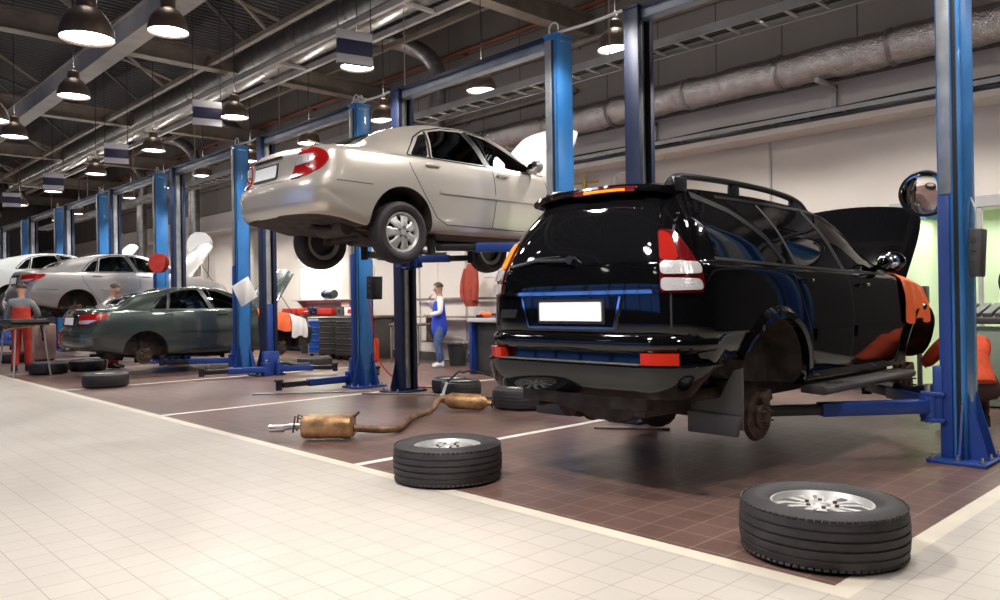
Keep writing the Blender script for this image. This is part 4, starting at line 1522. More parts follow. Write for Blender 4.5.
    for s in (-1, 1):
        b = NB()
        pth = [p for p in path() if p[0] * s > .60 and p[1] < .17]
        if pth: pth = [(lambda q: q)(p) for p in pth]
        sweep(b, pth, [(-.05, .645), (.022, .645), (.022, .722), (-.05, .722)])
        l = obj('bumper_reflector', b, M['red_reflex'], bp); l['label'] = 'red bumper reflector'
    b = NB(); box(b, (.02, .02, .652), (1.2, .07, .008), .003); obj('step_pad', b, M['greyplastic'], bp)
    # running boards
    for s in (-1, 1):
        b = NB()
        prism(b, [(.80, .345), (.98, .335), (1.005, .355), (1.005, .385), (.97, .40), (.80, .40)], 1.72, 3.50, 'y', bev=.008)
        if s < 0:
            bmesh.ops.scale(b, vec=(-1, 1, 1), verts=b.verts)
        r = obj('running_board', b, M['greyplastic'], root)
        b = NB()
        for y in (2.0, 3.1):
            b = NB(); box(b, (s * .93, y, .404), (.09, .10, .014), .006)
            obj('step_plate', b, M['metal'], r)
    # mud flaps
    for s in (-1, 1):
        b = NB()
        prism(b, [(s * .52, .20), (s * .90, .20), (s * .905, .30), (s * .905, .60), (s * .84, .58), (s * .74, .40), (s * .52, .345)], .70, .72, 'y', bev=.004)
        prism(b, [(s * .52, .16), (s * .88, .16), (s * .90, .29), (s * .52, .30)], .66, .70, 'y', bev=.006)
        obj('mud_flap', b, M['greyplastic'], root)
    # underbody: frame rails, axle, tank, tow hook, exhaust tail, springs
    b = NB()
    for s in (-1, 1):
        box(b, (s * .46, 2.2, .36), (.10, 4.0, .13), .02)
        cyl(b, (s * .46, 1.17, .30), (s * .46, 1.17, .46), .07, n=14)
        tube(b, [(s * .40, 1.2, .26), (s * .42, 2.2, .33)], .03, 8)
        cyl(b, (s * .60, 1.3, .22), (s * .52, 1.2, .75), .035, n=10)
    box(b, (0, .22, .40), (1.1, .10, .12), .02)
    box(b, (.0, .62, .36), (1.0, .50, .16), .06)
    prism(b, [(-.30, .30), (-.34, .44), (.36, .44), (.34, .27), (.20, .22), (.0, .24)], .3, .75, 'y', bev=.03)
    obj('chassis_frame', b, M['under'], root)
    b = NB()
    cyl(b, (-.72, 1.19, .23), (.72, 1.19, .23), .055, n=14)
    ell(b, (-.10, 1.19, .23), (.17, .16, .17))
    cyl(b, (-.10, 1.3, .25), (-.05, 2.6, .36), .035, n=10)
    obj('rear_axle', b, M['under'], root)
    b = NB()
    for s in (-.42, -.20):
        lathe(b, [(0, -.24), (.11, -.22), (.13, -.12), (.13, .12), (.11, .22), (0, .24)], 18, Matrix.Translation((s, .75, .30)) @ rotx(PI / 2))
    obj('muffler', b, M['rust'], root)
    for s in (-1, 1):
        obj('brake_hub', brake_hub_bm(.165), M['rust'], root, loc=(s * .76, 1.19, .23), rot=(0, s * PI / 2, 0))
        obj('brake_hub', brake_hub_bm(.165), M['rust'], root, loc=(s * .76, 3.96, .24), rot=(0, s * PI / 2, 0))
        b = NB()
        box(b, (s * .70, 3.96, .40), (.10, .12, .36), .03)
        tube(b, [(s * .3, 3.8, .36), (s * .7, 3.93, .24)], .03, 8); tube(b, [(s * .3, 4.1, .36), (s * .7, 3.99, .24)], .03, 8)
        obj('front_suspension', b, M['yellowpaint' if s > 0 else 'under'], root)
    open_hood(root, sp, 3.66, 1.20, 1.18, math.radians(41), .86, 'paint_black', tp=.08)
    return root, bvh

SUV_LOC = (-3.46, 3.85, .20)
suv, suv_bvh = make_suv(SUV_LOC)
# orange covers draped over the wings
def fender_cover(bvh, loc, y0, y1, ztop, xin, drop, m, label, w0):
    b = NB(); rows = []
    for i in range(17):
        t = i / 16
        y = y0 + (y1 - y0) * t
        row = []
        for k in range(13):
            q = k / 12
            if q < .45:
                p = project(bvh, 'right', y, ztop - .10, 0)
                x0 = (p.x if p else w0) - xin * (1 - q / .45)
                h = bvh.ray_cast(V((x0, y, 5)), V((0, 0, -1)))
                row.append((x0 + .02, y, min(max((h[0].z if h[0] else ztop) , ztop - .12), ztop + .10) + .016))
            else:
                z = ztop - .05 - (q - .45) / .55 * (drop + .025 * math.sin(t * 9))
                p = project(bvh, 'right', y, z, 0)
                row.append((max(p.x if p else w0, w0 - .05) + .022 + .012 * math.sin(t * 17 + q * 4) + .03 * (q - .45), y, z))
        rows.append([b.verts.new(p) for p in row])
    for A, B in zip(rows[:-1], rows[1:]): bridge(b, A, B, closed=False)
    bmesh.ops.recalc_face_normals(b, faces=b.faces)
    bmesh.ops.solidify(b, geom=b.faces[:], thickness=.006)
    return tag(obj('fender_cover', b, M[m], loc=loc), label, 'fender cover')
fender_cover(suv_bvh, SUV_LOC, 3.46, 4.06, 1.14, .30, .27, 'orange', 'orange protective cover draped over the black off-road car\'s wing', .90)
fender_cover(BVHS['green_sedan'], (-15.65, 4.02, .15), 3.30, 4.0, .92, .32, .30, 'orange', 'orange cover draped over the dark green sedan\'s wing by the blue post', .88)
fender_cover(BVHS['green_sedan'], (-15.65, 4.02, .15), 4.02, 4.40, .88, .32, .40, 'whitewear', 'white cloth hanging over the dark green sedan\'s wing beside the orange cover', .86)
# ------------------------------------------------------------------ loose wheels and parts on the floor
def floor_wheel(x, y, R, w, rim, style, label, rz=0, blocks=False, group='wheels lying on the floor', z=0):
    t = empty('wheel', (x, y, z), label, 'wheel', group, rz)
    ty = obj('tire', tire_bm(R, w, rim, 72 if blocks else 48, blocks), M['tyre'], t)
    ty.location = (0, 0, w / 2)
    if style:
        o = obj('rim', rim_bm(rim, w, style), [M['alloy'], M['alloy_dark']], t, ang=28); o.location = (0, 0, w / 2); o['label'] = 'silver alloy rim'
        q = obj('rim_barrel', rim_back_bm(rim, w, style), M['alloy_dark'], o)
        lugs(o, w, 6, .075, w / 2 * .66 - .002)
    return t
floor_wheel(-1.71, 3.79, .392, .268, .236, 'six', 'largest wheel with silver six-spoke rim lying in front at the corner of the brown floor', .55, True)
floor_wheel(-4.31, 3.56, .388, .265, .232, 'six', 'wheel with silver rim lying flat on the cream border in front of the exhaust', .1, True)
floor_wheel(-8.42, 7.02, .26, .20, .17, 'six', 'left wheel of the pair behind the exhaust, with a dark hose over it', .3)
floor_wheel(-7.93, 6.80, .27, .21, .18, 'six', 'right wheel of the pair behind the exhaust, with a dark hose over it', .8)
floor_wheel(-6.50, 6.56, .385, .25, .22, 'six', 'wheel lying flat just left of the black car\'s rear bumper', .2)
floor_wheel(-13.27, 3.99, .34, .225, .20, 'seven', 'wheel lying flat in front of the dark green sedan', .5)
floor_wheel(-16.85, 4.05, .34, .225, .20, 'seven', 'wheel lying flat beside the man in red overalls', .1)
floor_wheel(-17.0, 4.78, .34, .225, .20, 'seven', 'wheel half hidden behind the metal tray stand leg', .4)
floor_wheel(-21.2, 4.25, .36, .235, .21, 'seven', 'wheel lying flat at the left edge of the photo', 0)
floor_wheel(-13.61, 7.91, .34, .225, .21, None, 'grey tire without rim lying on the floor before the blue drawer cabinet', 0)

# exhaust: muffler, pipe, front silencer, flanges
t = empty('exhaust_system', (-6.43, 3.87, 0), 'heat-stained exhaust with round-edged muffler lying across the brown floor', 'exhaust')
o0 = V((-6.65, 4.1, 0))
M['rust_pipe'] = mat('dull_brown_pipe', (.20, .115, .07), .5, .5, var=.4, vscale=9)
def W(*p): return V(p) - o0
b = NB()
mu0, mu1 = V((-6.74, 3.90, .12)), V((-6.40, 4.22, .12))
d = (mu1 - mu0).normalized(); a = math.atan2(d.y, d.x)
rows = []
for s, k in ((0, .90), (.008, .97), (.02, 1), (.44, 1), (.455, .97), (.46, .90)):
    n = 28; ringv = []
    for i in range(n):
        q = 2 * PI * i / n
        r_ = 1 / ((abs(math.cos(q)) ** 3.2 + abs(math.sin(q)) ** 3.2) ** (1 / 3.2))
        p = mu0 + d * s + V((-d.y, d.x, 0)) * (.135 * k * r_ * math.cos(q)) + V((0, 0, 1)) * (.105 * k * r_ * math.sin(q))
        ringv.append(b.verts.new(p - o0))
    rows.append(ringv)
for A, B in zip(rows[:-1], rows[1:]): bridge(b, A, B)
cap(b, rows[0][::-1]); cap(b, rows[-1])
o = obj('muffler', b, M['exhaust'], t); o['label'] = 'tan heat-stained muffler'
b = NB(); m0 = mu0 - d * .0
tube(b, [m0 + d * .02 - o0, m0 - d * .12 - o0, m0 - d * .20 + V((-.02, 0, -.015)) - o0], [.026, .028, .03], 12)
lathe(b, [(.030, -.08), (.036, -.085), (.038, 0), (.034, .06), (.030, .06), (.032, 0)], 16, Matrix.Translation(m0 - d * .235 + V((-.02, 0, -.02)) - o0) @ (d.to_track_quat('Z', 'Y').to_matrix().to_4x4()), closed=True)
obj('tail_pipe', b, M['metal'], t)
b = NB()
for e in (-1, 1): tube(b, [m0 + V((-d.y, d.x, 0)) * .05 * e + V((0, 0, .07)) - o0, m0 - d * .07 + V((-d.y, d.x, 0)) * .05 * e + V((0, 0, .10)) - o0, m0 - d * .09 + V((-d.y, d.x, 0)) * .05 * e + V((0, 0, -.05)) - o0], .009, 6)
tube(b, [mu1 + V((0, 0, .08)) - o0, mu1 + d * .05 + V((0, 0, .13)) - o0], .012, 6)
obj('hanger', b, M['rust'], t)
b = NB()
P = catmull([mu1 + V((0, 0, -.02)) + d * -.01, V((-6.33, 4.62, .05)), V((-6.78, 5.15, .045)), V((-7.05, 5.65, .06)), V((-7.18, 5.85, .14)), V((-7.20, 5.98, .15))], 8)
tube(b, [p - o0 for p in P], .034, 12); obj('pipe', b, M['rust_pipe'], t)
b = NB()
f0, f1 = V((-7.20, 5.98, .12)), V((-6.84, 6.22, .10)); dd = (f1 - f0).normalized()
Mx = Matrix.Translation(f0 - o0) @ dd.to_track_quat('Z', 'Y').to_matrix().to_4x4()
lathe(b, [(0, -.10), (.028, -.10), (.032, -.02), (.085, .05), (.092, .08), (.092, .40), (.08, .45), (.034, .50), (.030, .56), (0, .56)], 20, Mx)
obj('front_silencer', b, M['exhaust'], t)
b = NB(); lathe(b, [(.03, -.11), (.055, -.11), (.055, -.095), (.03, -.095)], 6, Mx, closed=True); obj('flange', b, M['rust'], t); b = NB(); lathe(b, [(.03, .545), (.055, .545), (.055, .56), (.03, .56)], 6, Mx, closed=True); obj('flange', b, M['rust'], t)
# pale air tool / jack head beside the pair of wheels with its hose
t = empty('air_gun', (-7.73, 6.28, 0), 'small white and silver air tool standing on the floor by the pair of wheels', 'tool')
b = NB(); cyl(b, (0, 0, .04), (.16, .05, .05), .04, n=14); box(b, (.02, 0, .05), (.07, .06, .08), .015); obj('motor', b, M['metal'], t)
b = NB(); tube(b, [(.03, .01, .06), (.05, .03, .16), (.09, .04, .24)], [.022, .018, .016], 10); obj('grip', b, M['whitewear'], t)
b = NB(); P = catmull([(-7.64, 6.32, .24), (-7.75, 6.6, .34), (-8.0, 6.9, .30), (-8.2, 7.25, .28), (-7.8, 7.4, .18), (-7.45, 7.3, .03), (-7.3, 6.9, .018), (-7.5, 6.7, .018)], 8)
tube(b, P, .014, 8); tag(obj('air_hose', b, M['wire']), 'dark air hose looping over the pair of wheels', 'hose')
b = NB(); tube(b, catmull([(-9.80, 6.62, 1.30), (-9.72, 6.66, .8), (-9.62, 6.7, .35), (-9.3, 6.9, .05), (-8.9, 7.2, .015), (-8.7, 7.6, .015)], 8), .012, 6)
tag(obj('air_hose', b, M['red']), 'thin red hose hanging from the post left of the man in blue', 'hose')
# oblong steel strips on the floor by the posts
for i, (p0, p1, lab) in enumerate((((-9.15, 6.05), (-8.25, 6.62), 'flat dark steel strip on the floor at the foot of the grey-track post'), ((-10.3, 5.0), (-9.3, 6.3), 'flat pale steel strip along the lowered lift arm'), ((-4.9, 5.9), (-4.3, 6.3), 'flat dark strip on the floor below the black car\'s bumper'))):
    p0, p1 = V((*p0, .01)), V((*p1, .01)); d = p1 - p0
    b = NB(); box(b, (p0 + p1) / 2, (d.length, .06, .018), .004, rotz(math.atan2(d.y, d.x)))
    tag(obj('floor_strip', b, M['steel_dark' if i != 1 else 'track']), lab, 'strip')

# ------------------------------------------------------------------ workshop furniture along the wall
def drawer_cabinet(x, y, w, d, h, n, frame_m, front_m, label, rz=0, group=None):
    t = empty('drawer_cabinet', (x, y, 0), label, 'cabinet', group, rz)
    b = NB(); box(b, (0, 0, h / 2 + .05), (w, d, h - .10), .01); box(b, (0, 0, h - .012), (w + .02, d + .02, .025), .006)
    obj('carcass', b, M[frame_m], t)
    hh = (h - .20) / n
    for k in range(n):
        z = .13 + hh * (k + .5)
        b = NB(); box(b, (0, -d / 2 - .004, z), (w - .06, .02, hh - .012), .004)
        f = obj('drawer', b, M[front_m], t)
        b = NB(); box(b, (0, -d / 2 - .020, z + hh * .32), (w - .10, .018, .016), .004)
        obj('handle', b, M['metal'], f)
    for sx in (-1, 1):
        for sy in (-1, 1):
            b = NB(); cyl(b, (sx * (w / 2 - .06) - .015, sy * (d / 2 - .06), .05), (sx * (w / 2 - .06) + .015, sy * (d / 2 - .06), .05), .05, n=14)
            obj('castor', b, M['black'], t)
    return t
drawer_cabinet(-16.22, 9.62, .40, .5, .95, 5, 'ltgrey', 'toolblue', 'blue-fronted drawer cabinet with grey frame by the back wall', .30)
drawer_cabinet(-15.62, 9.62, .56, .5, .95, 6, 'tooldark', 'tooldark', 'charcoal drawer cabinet right of the blue one', .30, 'charcoal drawer cabinets')
drawer_cabinet(-14.90, 9.62, .56, .5, .95, 6, 'tooldark', 'tooldark', 'charcoal drawer cabinet half hidden by the blue post', .30, 'charcoal drawer cabinets')
# bench behind with trays and machine
t = empty('workbench', (-17.2, 10.31, 0), 'long workbench against the lit wall, covered with red trays', 'workbench')
b = NB(); box(b, (0, 0, .95), (5.2, .56, .05), .008); obj('bench_top', b, M['benchtop'], t)
for sx in (-2.5, -.8, .9, 2.5):
    b = NB(); box(b, (sx, 0, .46), (.06, .44, .92), .006); obj('leg', b, M['tooldark'], t)
b = NB(); box(b, (0, .2, .35), (5.0, .03, .6), .005); obj('back_panel', b, M['navy'], t)
for i, (x, w, lab) in enumerate(((-18.4, .75, 'red tool tray at the left end of the workbench'), (-17.55, .35, 'small red tool tray next to the dark vice'), (-16.68, .70, 'red tool tray behind the blue drawer cabinet'))):
    b = NB()
    box(b, (0, 0, .015), (w, .36, .03), .004)
    for e in (-1, 1): box(b, (0, e * .17, .09), (w, .02, .17), .004); box(b, (e * (w / 2 - .01), 0, .09), (.02, .36, .17), .004)
    box(b, (0, 0, .10), (.02, .33, .12))
    tag(obj('tool_tray', b, M['toolred'], loc=(x, 10.15, .975)), lab, 'tray', 'red trays on the workbench')
for i, (x, w, m, lab) in enumerate(((-15.70, .42, 'paper', 'white carton with red print on the workbench'), (-16.15, .25, 'greyplastic', 'small grey box beside the white carton'))):
    t = empty('carton', (x, 10.2, .975), lab, 'box')
    b = NB(); box(b, (0, 0, .10), (w, .30, .20), .006); obj('side_walls', b, M[m], t)
    b = NB(); box(b, (0, 0, .202), (w + .01, .31, .012), .004); box(b, (0.02, -.153, .10), (w * .35, .006, .09)); obj('flap', b, M['toolred' if i == 0 else 'black'], t)
t = empty('bench_vice', (-17.15, 10.0, .975), 'dark blue bench vice on the workbench', 'vice')
b = NB(); box(b, (0, 0, .05), (.2, .22, .08), .02); box(b, (0, .03, .14), (.16, .18, .12), .02); box(b, (0, -.14, .14), (.16, .08, .14), .015); obj('jaw_body', b, M['navy'], t)
b = NB(); cyl(b, (0, -.3, .10), (0, 0, .10), .018, n=10); cyl(b, (-.11, -.29, .10), (.11, -.29, .10), .009, n=8); obj('screw_handle', b, M['metal'], t)
# small grinding machine on a shelf in front of the lit board
t = empty('bench_grinder', (-17.05, 10.35, 1.38), 'dark blue grinder on the shelf before the bright board', 'machine')
b = NB(); cyl(b, (-.16, 0, .12), (.16, 0, .12), .085, n=18); box(b, (0, 0, .02), (.22, .2, .04), .01); box(b, (0, 0, .07), (.1, .12, .1), .01); obj('motor', b, M['navy'], t)
for s in (-1, 1):
    b = NB(); cyl(b, (s * .17, 0, .12), (s * .24, 0, .12), .105, n=20); obj('wheel_guard', b, M['trimblack'], t)
b = NB(); box(b, (-17.3, 10.42, 1.36), (3.0, .30, .03), .005)
for x in (-18.6, -16.0): prism(b, [(10.56, 1.1), (10.56, 1.35), (10.30, 1.35)], x - .01, x + .01, 'x')
tag(obj('wall_shelf', b, M['ltgrey']), 'narrow grey shelf on the wall above the workbench', 'shelf')
# bright board with lamp over the bench
t = empty('board', (-17.75, 10.58, 1.75), 'brightly lit white board on the wall over the workbench', 'board')
b = NB(); box(b, (0, 0, 0), (2.2, .03, 1.0), .005); obj('panel', b, M['board_white'], t)
b = NB()
for e in (-1, 1): box(b, (e * 1.1, -.01, 0), (.04, .05, 1.04), .005); box(b, (0, -.01, e * .5), (2.24, .05, .04), .005)
obj('board_frame', b, M['ltgrey'], t)
t = empty('tube_lamp', (-17.6, 10.25, 2.42), 'lit fluorescent lamp over the white board', 'lamp')
b = NB(); prism(b, [(-.10, .0), (-.04, .07), (.04, .07), (.10, .0), (.09, .0), (.035, .055), (-.035, .055), (-.09, 0)], -.8, .8, 'x'); box(b, (0, .17, .09), (1.4, .36, .03)); obj('shade', b, M['ltgrey'], t)
b = NB(); cyl(b, (-.75, 0, .02), (.75, 0, .02), .016, n=10); obj('tube', b, M['tube'], t)
l = bpy.data.lights.new('tube_light', 'AREA'); l.shape = 'RECTANGLE'; l.size = 1.6; l.size_y = .16; l.energy = 60; l.color = (.93, 1, .84)
o = bpy.data.objects.new('tube_light', l); COL.objects.link(o); o.location = (-17.6, 10.22, 2.40); o.rotation_euler = (math.radians(14), 0, 0)

# right workbench behind the black car (blue side, dark front)
t = empty('workbench', (-9.35, 9.35, 0), 'dark blue workbench by the wall between the man and the black car', 'workbench')
b = NB(); box(b, (0, 0, .93), (1.7, .9, .06), .008); obj('bench_top', b, M['ltgrey'], t)
for e in (-.80, .80):
    b = NB(); box(b, (e, 0, .45), (.07, .84, .90), .006); obj('side_panel', b, M['cobalt'], t)
b = NB(); box(b, (0, .05, .45), (1.52, .70, .86), .006); obj('cupboard', b, M['tooldark'], t)
for k in (-1, 1):
    b = NB(); box(b, (k * .38, -.31, .45), (.70, .02, .78), .006); dr = obj('cupboard_door', b, M['tooldark'], t)
    b = NB(); box(b, (k * .10, -.33, .55), (.02, .03, .14), .005); obj('handle', b, M['metal'], dr)
t = empty('hand_drill', (-9.98, 9.05, .96), 'orange and dark hand tool lying on the dark blue workbench', 'tool')
b = NB(); cyl(b, (0, 0, .07), (.24, .03, .07), .05, .035, n=14); obj('body', b, M['orange'], t)
b = NB(); box(b, (.03, -.06, .045), (.06, .16, .05), .015); cyl(b, (.24, .03, .07), (.32, .04, .07), .02, n=10); obj('grip', b, M['black'], t)
t = empty('tool_case', (-9.55, 9.35, .96), 'low blue tool case on the dark blue workbench', 'case')
b = NB(); box(b, (0, 0, .05), (.5, .34, .10), .015); obj('shell', b, M['toolblue'], t)
b = NB(); tube(b, [(-.07, -.17, .05), (-.07, -.21, .05), (.07, -.21, .05), (.07, -.17, .05)], .01, 6); obj('handle', b, M['black'], t)
# wall rail with hanging red coverall
b = NB(); box(b, (-11.6, 10.5, 1.32), (4.2, .05, .05), .01); box(b, (-12.2, 10.35, .95), (2.6, .3, .03), .006); box(b, (-12.6, 10.45, .42), (1.5, .2, .03), .006)
for x in (-13.2, -11.2): box(b, (x, 10.47, .7), (.03, .2, .55))
tag(obj('wall_rail', b, M['steel_dark']), 'dark wall rails and narrow shelves behind the man in blue', 'rail')
t = empty('hanging_coverall', (-11.55, 10.2, 1.0), 'orange-red work jacket hanging on the white wall right of the man in blue', 'jacket')
b = NB()
rows = []
for z, rx, ry in ((.16, .15, .08), (.25, .18, .10), (.45, .175, .11), (.65, .165, .10), (.80, .165, .09), (.93, .12, .07), (1.0, .06, .05)):
    rows.append([b.verts.new((rx * math.cos(a) * (1 + .10 * math.sin(5 * a + z * 5)), ry * math.sin(a) * (1 + .15 * math.sin(4 * a + z * 3)), z)) for a in [2 * PI * i / 28 for i in range(28)]])
for A, B in zip(rows[:-1], rows[1:]): bridge(b, A, B)
cap(b, rows[0][::-1]); cap(b, rows[-1])
obj('jacket', b, M['jacket_red'], t)
for s in (-1, 1):
    b = NB(); tube(b, catmull([(s * .13, 0, .90), (s * .18, -.03, .70), (s * .19, -.05, .45), (s * .17, -.05, .28)], 4), [.055] * 5 + [.062] * 4 + [.06] * 4, 12); obj('sleeve', b, M['jacket_red'], t)
b = NB(); tube(b, [(-.14, .02, .96), (0, .02, 1.06), (.14, .02, .96)], .008, 6); tube(b, [(0, .02, 1.06), (0, .02, 1.2), (0, .27, 1.24)], .007, 6); obj('hanger', b, M['metal'], t)
# notice sheets, door frame outline on the wall
for i, (x, z, w, h, lab) in enumerate(((-11.2, 2.05, .8, .62, 'large white notice sheet on the wall left of the black car'), (-12.75, 1.95, .40, .30, 'small white notice sheet on the wall above the man in blue'))):
    b = NB(); box(b, (x, 10.592, z), (w, .014, h), .003)
    tag(obj('notice_sheet', b, M['paper']), lab, 'notice')
b = NB()
for x in (-13.05, -12.15): box(b, (x, 10.575, 1.35), (.05, .05, 2.5), .008)
box(b, (-12.6, 10.575, 2.62), (.95, .05, .05), .008); box(b, (-12.6, 10.58, 1.3), (.86, .03, 2.55), .004)
structure('door_2', b, M['wall'], 'white wall door behind the man in blue')
t = empty('bin', (-11.75, 10.0, 0), 'dark bin standing on the floor beside the man in blue', 'bin')
b = NB(); lathe(b, [(0, 0), (.16, 0), (.20, .40), (.215, .41), (.215, .43), (.19, .43), (.15, .03), (0, .03)], 20); obj('bucket', b, M['bin'], t)
b = NB(); tube(b, [(.2 * math.cos(a), 0, .38 + .18 * math.sin(a)) for a in [PI * k / 12 for k in range(13)]], .006, 6); obj('handle', b, M['metal'], t)
t = empty('red_canister', (-14.05, 9.55, 0), 'red jerrycan on the floor behind the blue post left of the man', 'canister')
b = NB(); box(b, (0, 0, .26), (.30, .2, .50), .04); obj('can', b, M['orange_wear'], t)
b = NB(); tube(b, [(-.1, 0, .50), (-.08, 0, .57), (.05, 0, .57), (.07, 0, .50)], .014, 8); cyl(b, (.1, 0, .5), (.12, 0, .56), .03, n=12); obj('handle', b, M['black'], t)
t = empty('parts_table', (-13.0, 9.9, 0), 'dark parts table with metal legs against the wall left of the man in blue', 'table')
b = NB(); box(b, (0, 0, .80), (1.0, .6, .04), .006); obj('table_top', b, M['benchtop'], t)
for sx in (-.46, .46):
    for sy in (-.26, .26):
        b = NB(); box(b, (sx, sy, .40), (.035, .035, .80), .004); obj('leg', b, M['steel_dark'], t)

# ------------------------------------------------------------------ left: tray stand, hose reels, mirrors
t = empty('tray_stand', (-16.9, 3.65, 0), 'dark tray stand with splayed thin legs in front of the man in red', 'stand')
b = NB(); box(b, (0, 0, .98), (1.05, .62, .05), .01)
for e in (-1, 1): box(b, (0, e * .30, 1.0), (1.05, .03, .12), .006); box(b, (e * .51, 0, 1.0), (.03, .62, .12), .006)
obj('tray', b, M['tooldark'], t)
for sx in (-1, 1):
    for sy in (-1, 1):
        b = NB(); cyl(b, (sx * .42, sy * .22, .97), (sx * .60, sy * .30, 0), .016, n=8); obj('leg', b, M['steel_pale'], t)
b = NB(); tube(b, catmull([(-.4, -.2, .93), (-.1, -.3, .86), (.2, -.2, .90), (.35, .1, .93)], 5), .02, 8); obj('cable_coil', b, M['yellowpaint'], t)

def hose_reel(loc, r, m, lab, rz=0):
    t = empty('hose_reel', loc, lab, 'hose reel', None, rz)
    b = NB()
    lathe(b, [(0, -.07), (r, -.07), (r, -.055), (r * .5, -.045), (r * .5, .045), (r, .055), (r, .07), (0, .07)], 28, rotx(PI / 2)); obj('drum', b, M[m], t)
    b = NB()
    for k in range(4): lathe(b, [(r * .72 + .018 * math.cos(a), -.036 + .024 * k + .012 * math.sin(a)) for a in [2 * PI * i / 8 for i in range(8)]], 28, rotx(PI / 2), closed=True)
    obj('hose', b, M['black'], t)
    b = NB(); box(b, (0, .11, r * .2), (.10, .06, r * 1.6), .01); tube(b, [(0, 0, 0), (0, .12, 0)], .03, 8); tube(b, [(r * .7, 0, 0), (r * .8, -.02, -.4), (r * .7, -.02, -.9)], .010, 6); obj('bracket', b, M['navy'], t)
    return t
hose_reel((-17.45, 6.36, 2.20), .21, 'red', 'red hose reel hanging on the blue posts beside the silver grey sedan', .6)
hose_reel((-20.9, 8.7, 2.9), .35, 'ltgrey', 'pale hose reel on the back wall behind the far lifts', .6)
t = empty('round_mirror', (-2.24, 6.95, 2.07), 'round convex mirror beside the nearest blue post above the raised black hood', 'mirror', None, math.radians(10))
t.rotation_euler = (math.radians(24), 0, math.radians(10))
b = NB()
prof = [(0, .0)] + [(.185 * math.sin(a), -.03 + .03 * math.cos(a)) for a in [PI / 2 * i / 10 for i in range(1, 11)]]
lathe(b, prof + [(.185, -.05), (0, -.05)], 36, rotx(PI / 2)); obj('mirror_face', b, M['mirror'], t)
b = NB(); lathe(b, [(.183, -.012), (.194, -.012), (.194, -.05), (.183, -.05)], 36, rotx(PI / 2), closed=True); obj('rim', b, M['trimblack'], t)
b = NB(); tube(b, [(0, .075, 0), (.12, .12, 0), (.28, -.10, 0)], .014, 8); obj('bracket', b, M['steel_dark'], t)
# white sheet pinned between posts, spiral hose
b = NB(); box(b, (0, 0, 0), (.02, .40, .42), .002)
tag(obj('paper_sheet', b, M['paper'], loc=(-13.55, 6.46, 1.50), rot=(.5, 0, .2)), 'white sheet of paper hanging askew between the blue posts', 'paper')
b = NB()
P = [(-13.62 + .05 * math.cos(k * .9), 6.95 + .05 * math.sin(k * .9), 3.4 - k * .018) for k in range(130)]
tube(b, P, .010, 5)
tag(obj('spiral_hose', b, M['red']), 'coiled red air hose hanging between the blue posts', 'hose')
b = NB(); tube(b, catmull([(-13.5, 6.9, 2.9), (-13.48, 6.95, 2.2), (-13.52, 6.9, 1.6), (-13.5, 6.92, .9)], 6), .012, 6)
tag(obj('air_hose', b, M['wire']), 'dark hose hanging straight between the blue posts', 'hose')
for (x, y, z, m, lab) in ((-13.0, 8.7, 1.85, 'yellowpaint', 'tan round lamp head on a thin stand behind the empty lift'),):
    t = empty('work_lamp', (x, y, 0), lab, 'lamp')
    b = NB(); cyl(b, (0, 0, 0), (0, 0, .03), .2, n=20); cyl(b, (0, 0, .02), (0, 0, z), .014, n=8); obj('stand', b, M['steel_dark'], t)
    b = NB(); ell(b, (0, 0, z), (.15, .15, .15)); obj('head', b, M[m], t)
# enclosed beige cabinet with a dangling hose between far cars
t = empty('service_cabinet', (-21.3, 4.9, 0), 'pale beige pink cabinet standing beyond the man in red', 'cabinet')
b = NB(); box(b, (0, 0, .46), (.8, .6, .84), .04); obj('case', b, M['beige'], t)
b = NB(); box(b, (.405, -.02, .55), (.012, .45, .5), .01); obj('front_panel', b, M['beige'], t)
b = NB(); tube(b, catmull([(.42, 0, 1.0), (.44, -.02, .8), (.43, .02, .6), (.44, 0, .5)], 5), .03, 8); obj('hose', b, M['black'], t)
for sx in (-1, 1):
    for sy in (-1, 1):
        b = NB(); cyl(b, (sx * .3 - .02, sy * .22, .05), (sx * .3 + .02, sy * .22, .05), .05, n=12); obj('castor', b, M['black'], t)
# equipment in the green bay
t = empty('tool_cabinet', (-2.45, 10.05, 0), 'grey-green cabinet topped by a dark tilted tool tray in the green doorway', 'cabinet')
b = NB(); box(b, (0, 0, .45), (.75, .6, .86), .015); obj('case', b, mat('grey_green_enamel', (.20, .24, .19), .5), t)
b = NB(); box(b, (-.02, -.05, 1.02), (.85, .62, .07), .01, rotx(.22))
for k in range(6): box(b, (-.32 + .12 * k, -.06, 1.07), (.09, .50, .05), .006, rotx(.22))
obj('tray', b, M['greyplastic'], t)
t = empty('hose_coil', (-2.25, 10.16, 1.165), 'dark round hose coil on the cabinet at the right edge', 'hose')
b = NB(); lathe(b, [(.22 + .05 * math.cos(a), .05 * math.sin(a)) for a in [2 * PI * i / 12 for i in range(12)]], 28, Matrix.Translation((0, 0, .22)) @ rotx(PI / 2), closed=True); obj('coil', b, M['black'], t)
b = NB(); box(b, (0, 0, .43), (.05, .13, .13), .01); obj('strap', b, M['greyplastic'], t)
t = empty('wall_box', (-3.45, 10.45, 1.15), 'small dark switch box on a post in the green doorway', 'box')
b = NB(); box(b, (0, 0, .10), (.22, .12, .22), .015); obj('case', b, M['bin'], t)
b = NB(); cyl(b, (0, .0, -1.15), (0, 0, 0), .03, n=10); obj('pillar', b, M['bin'], t)

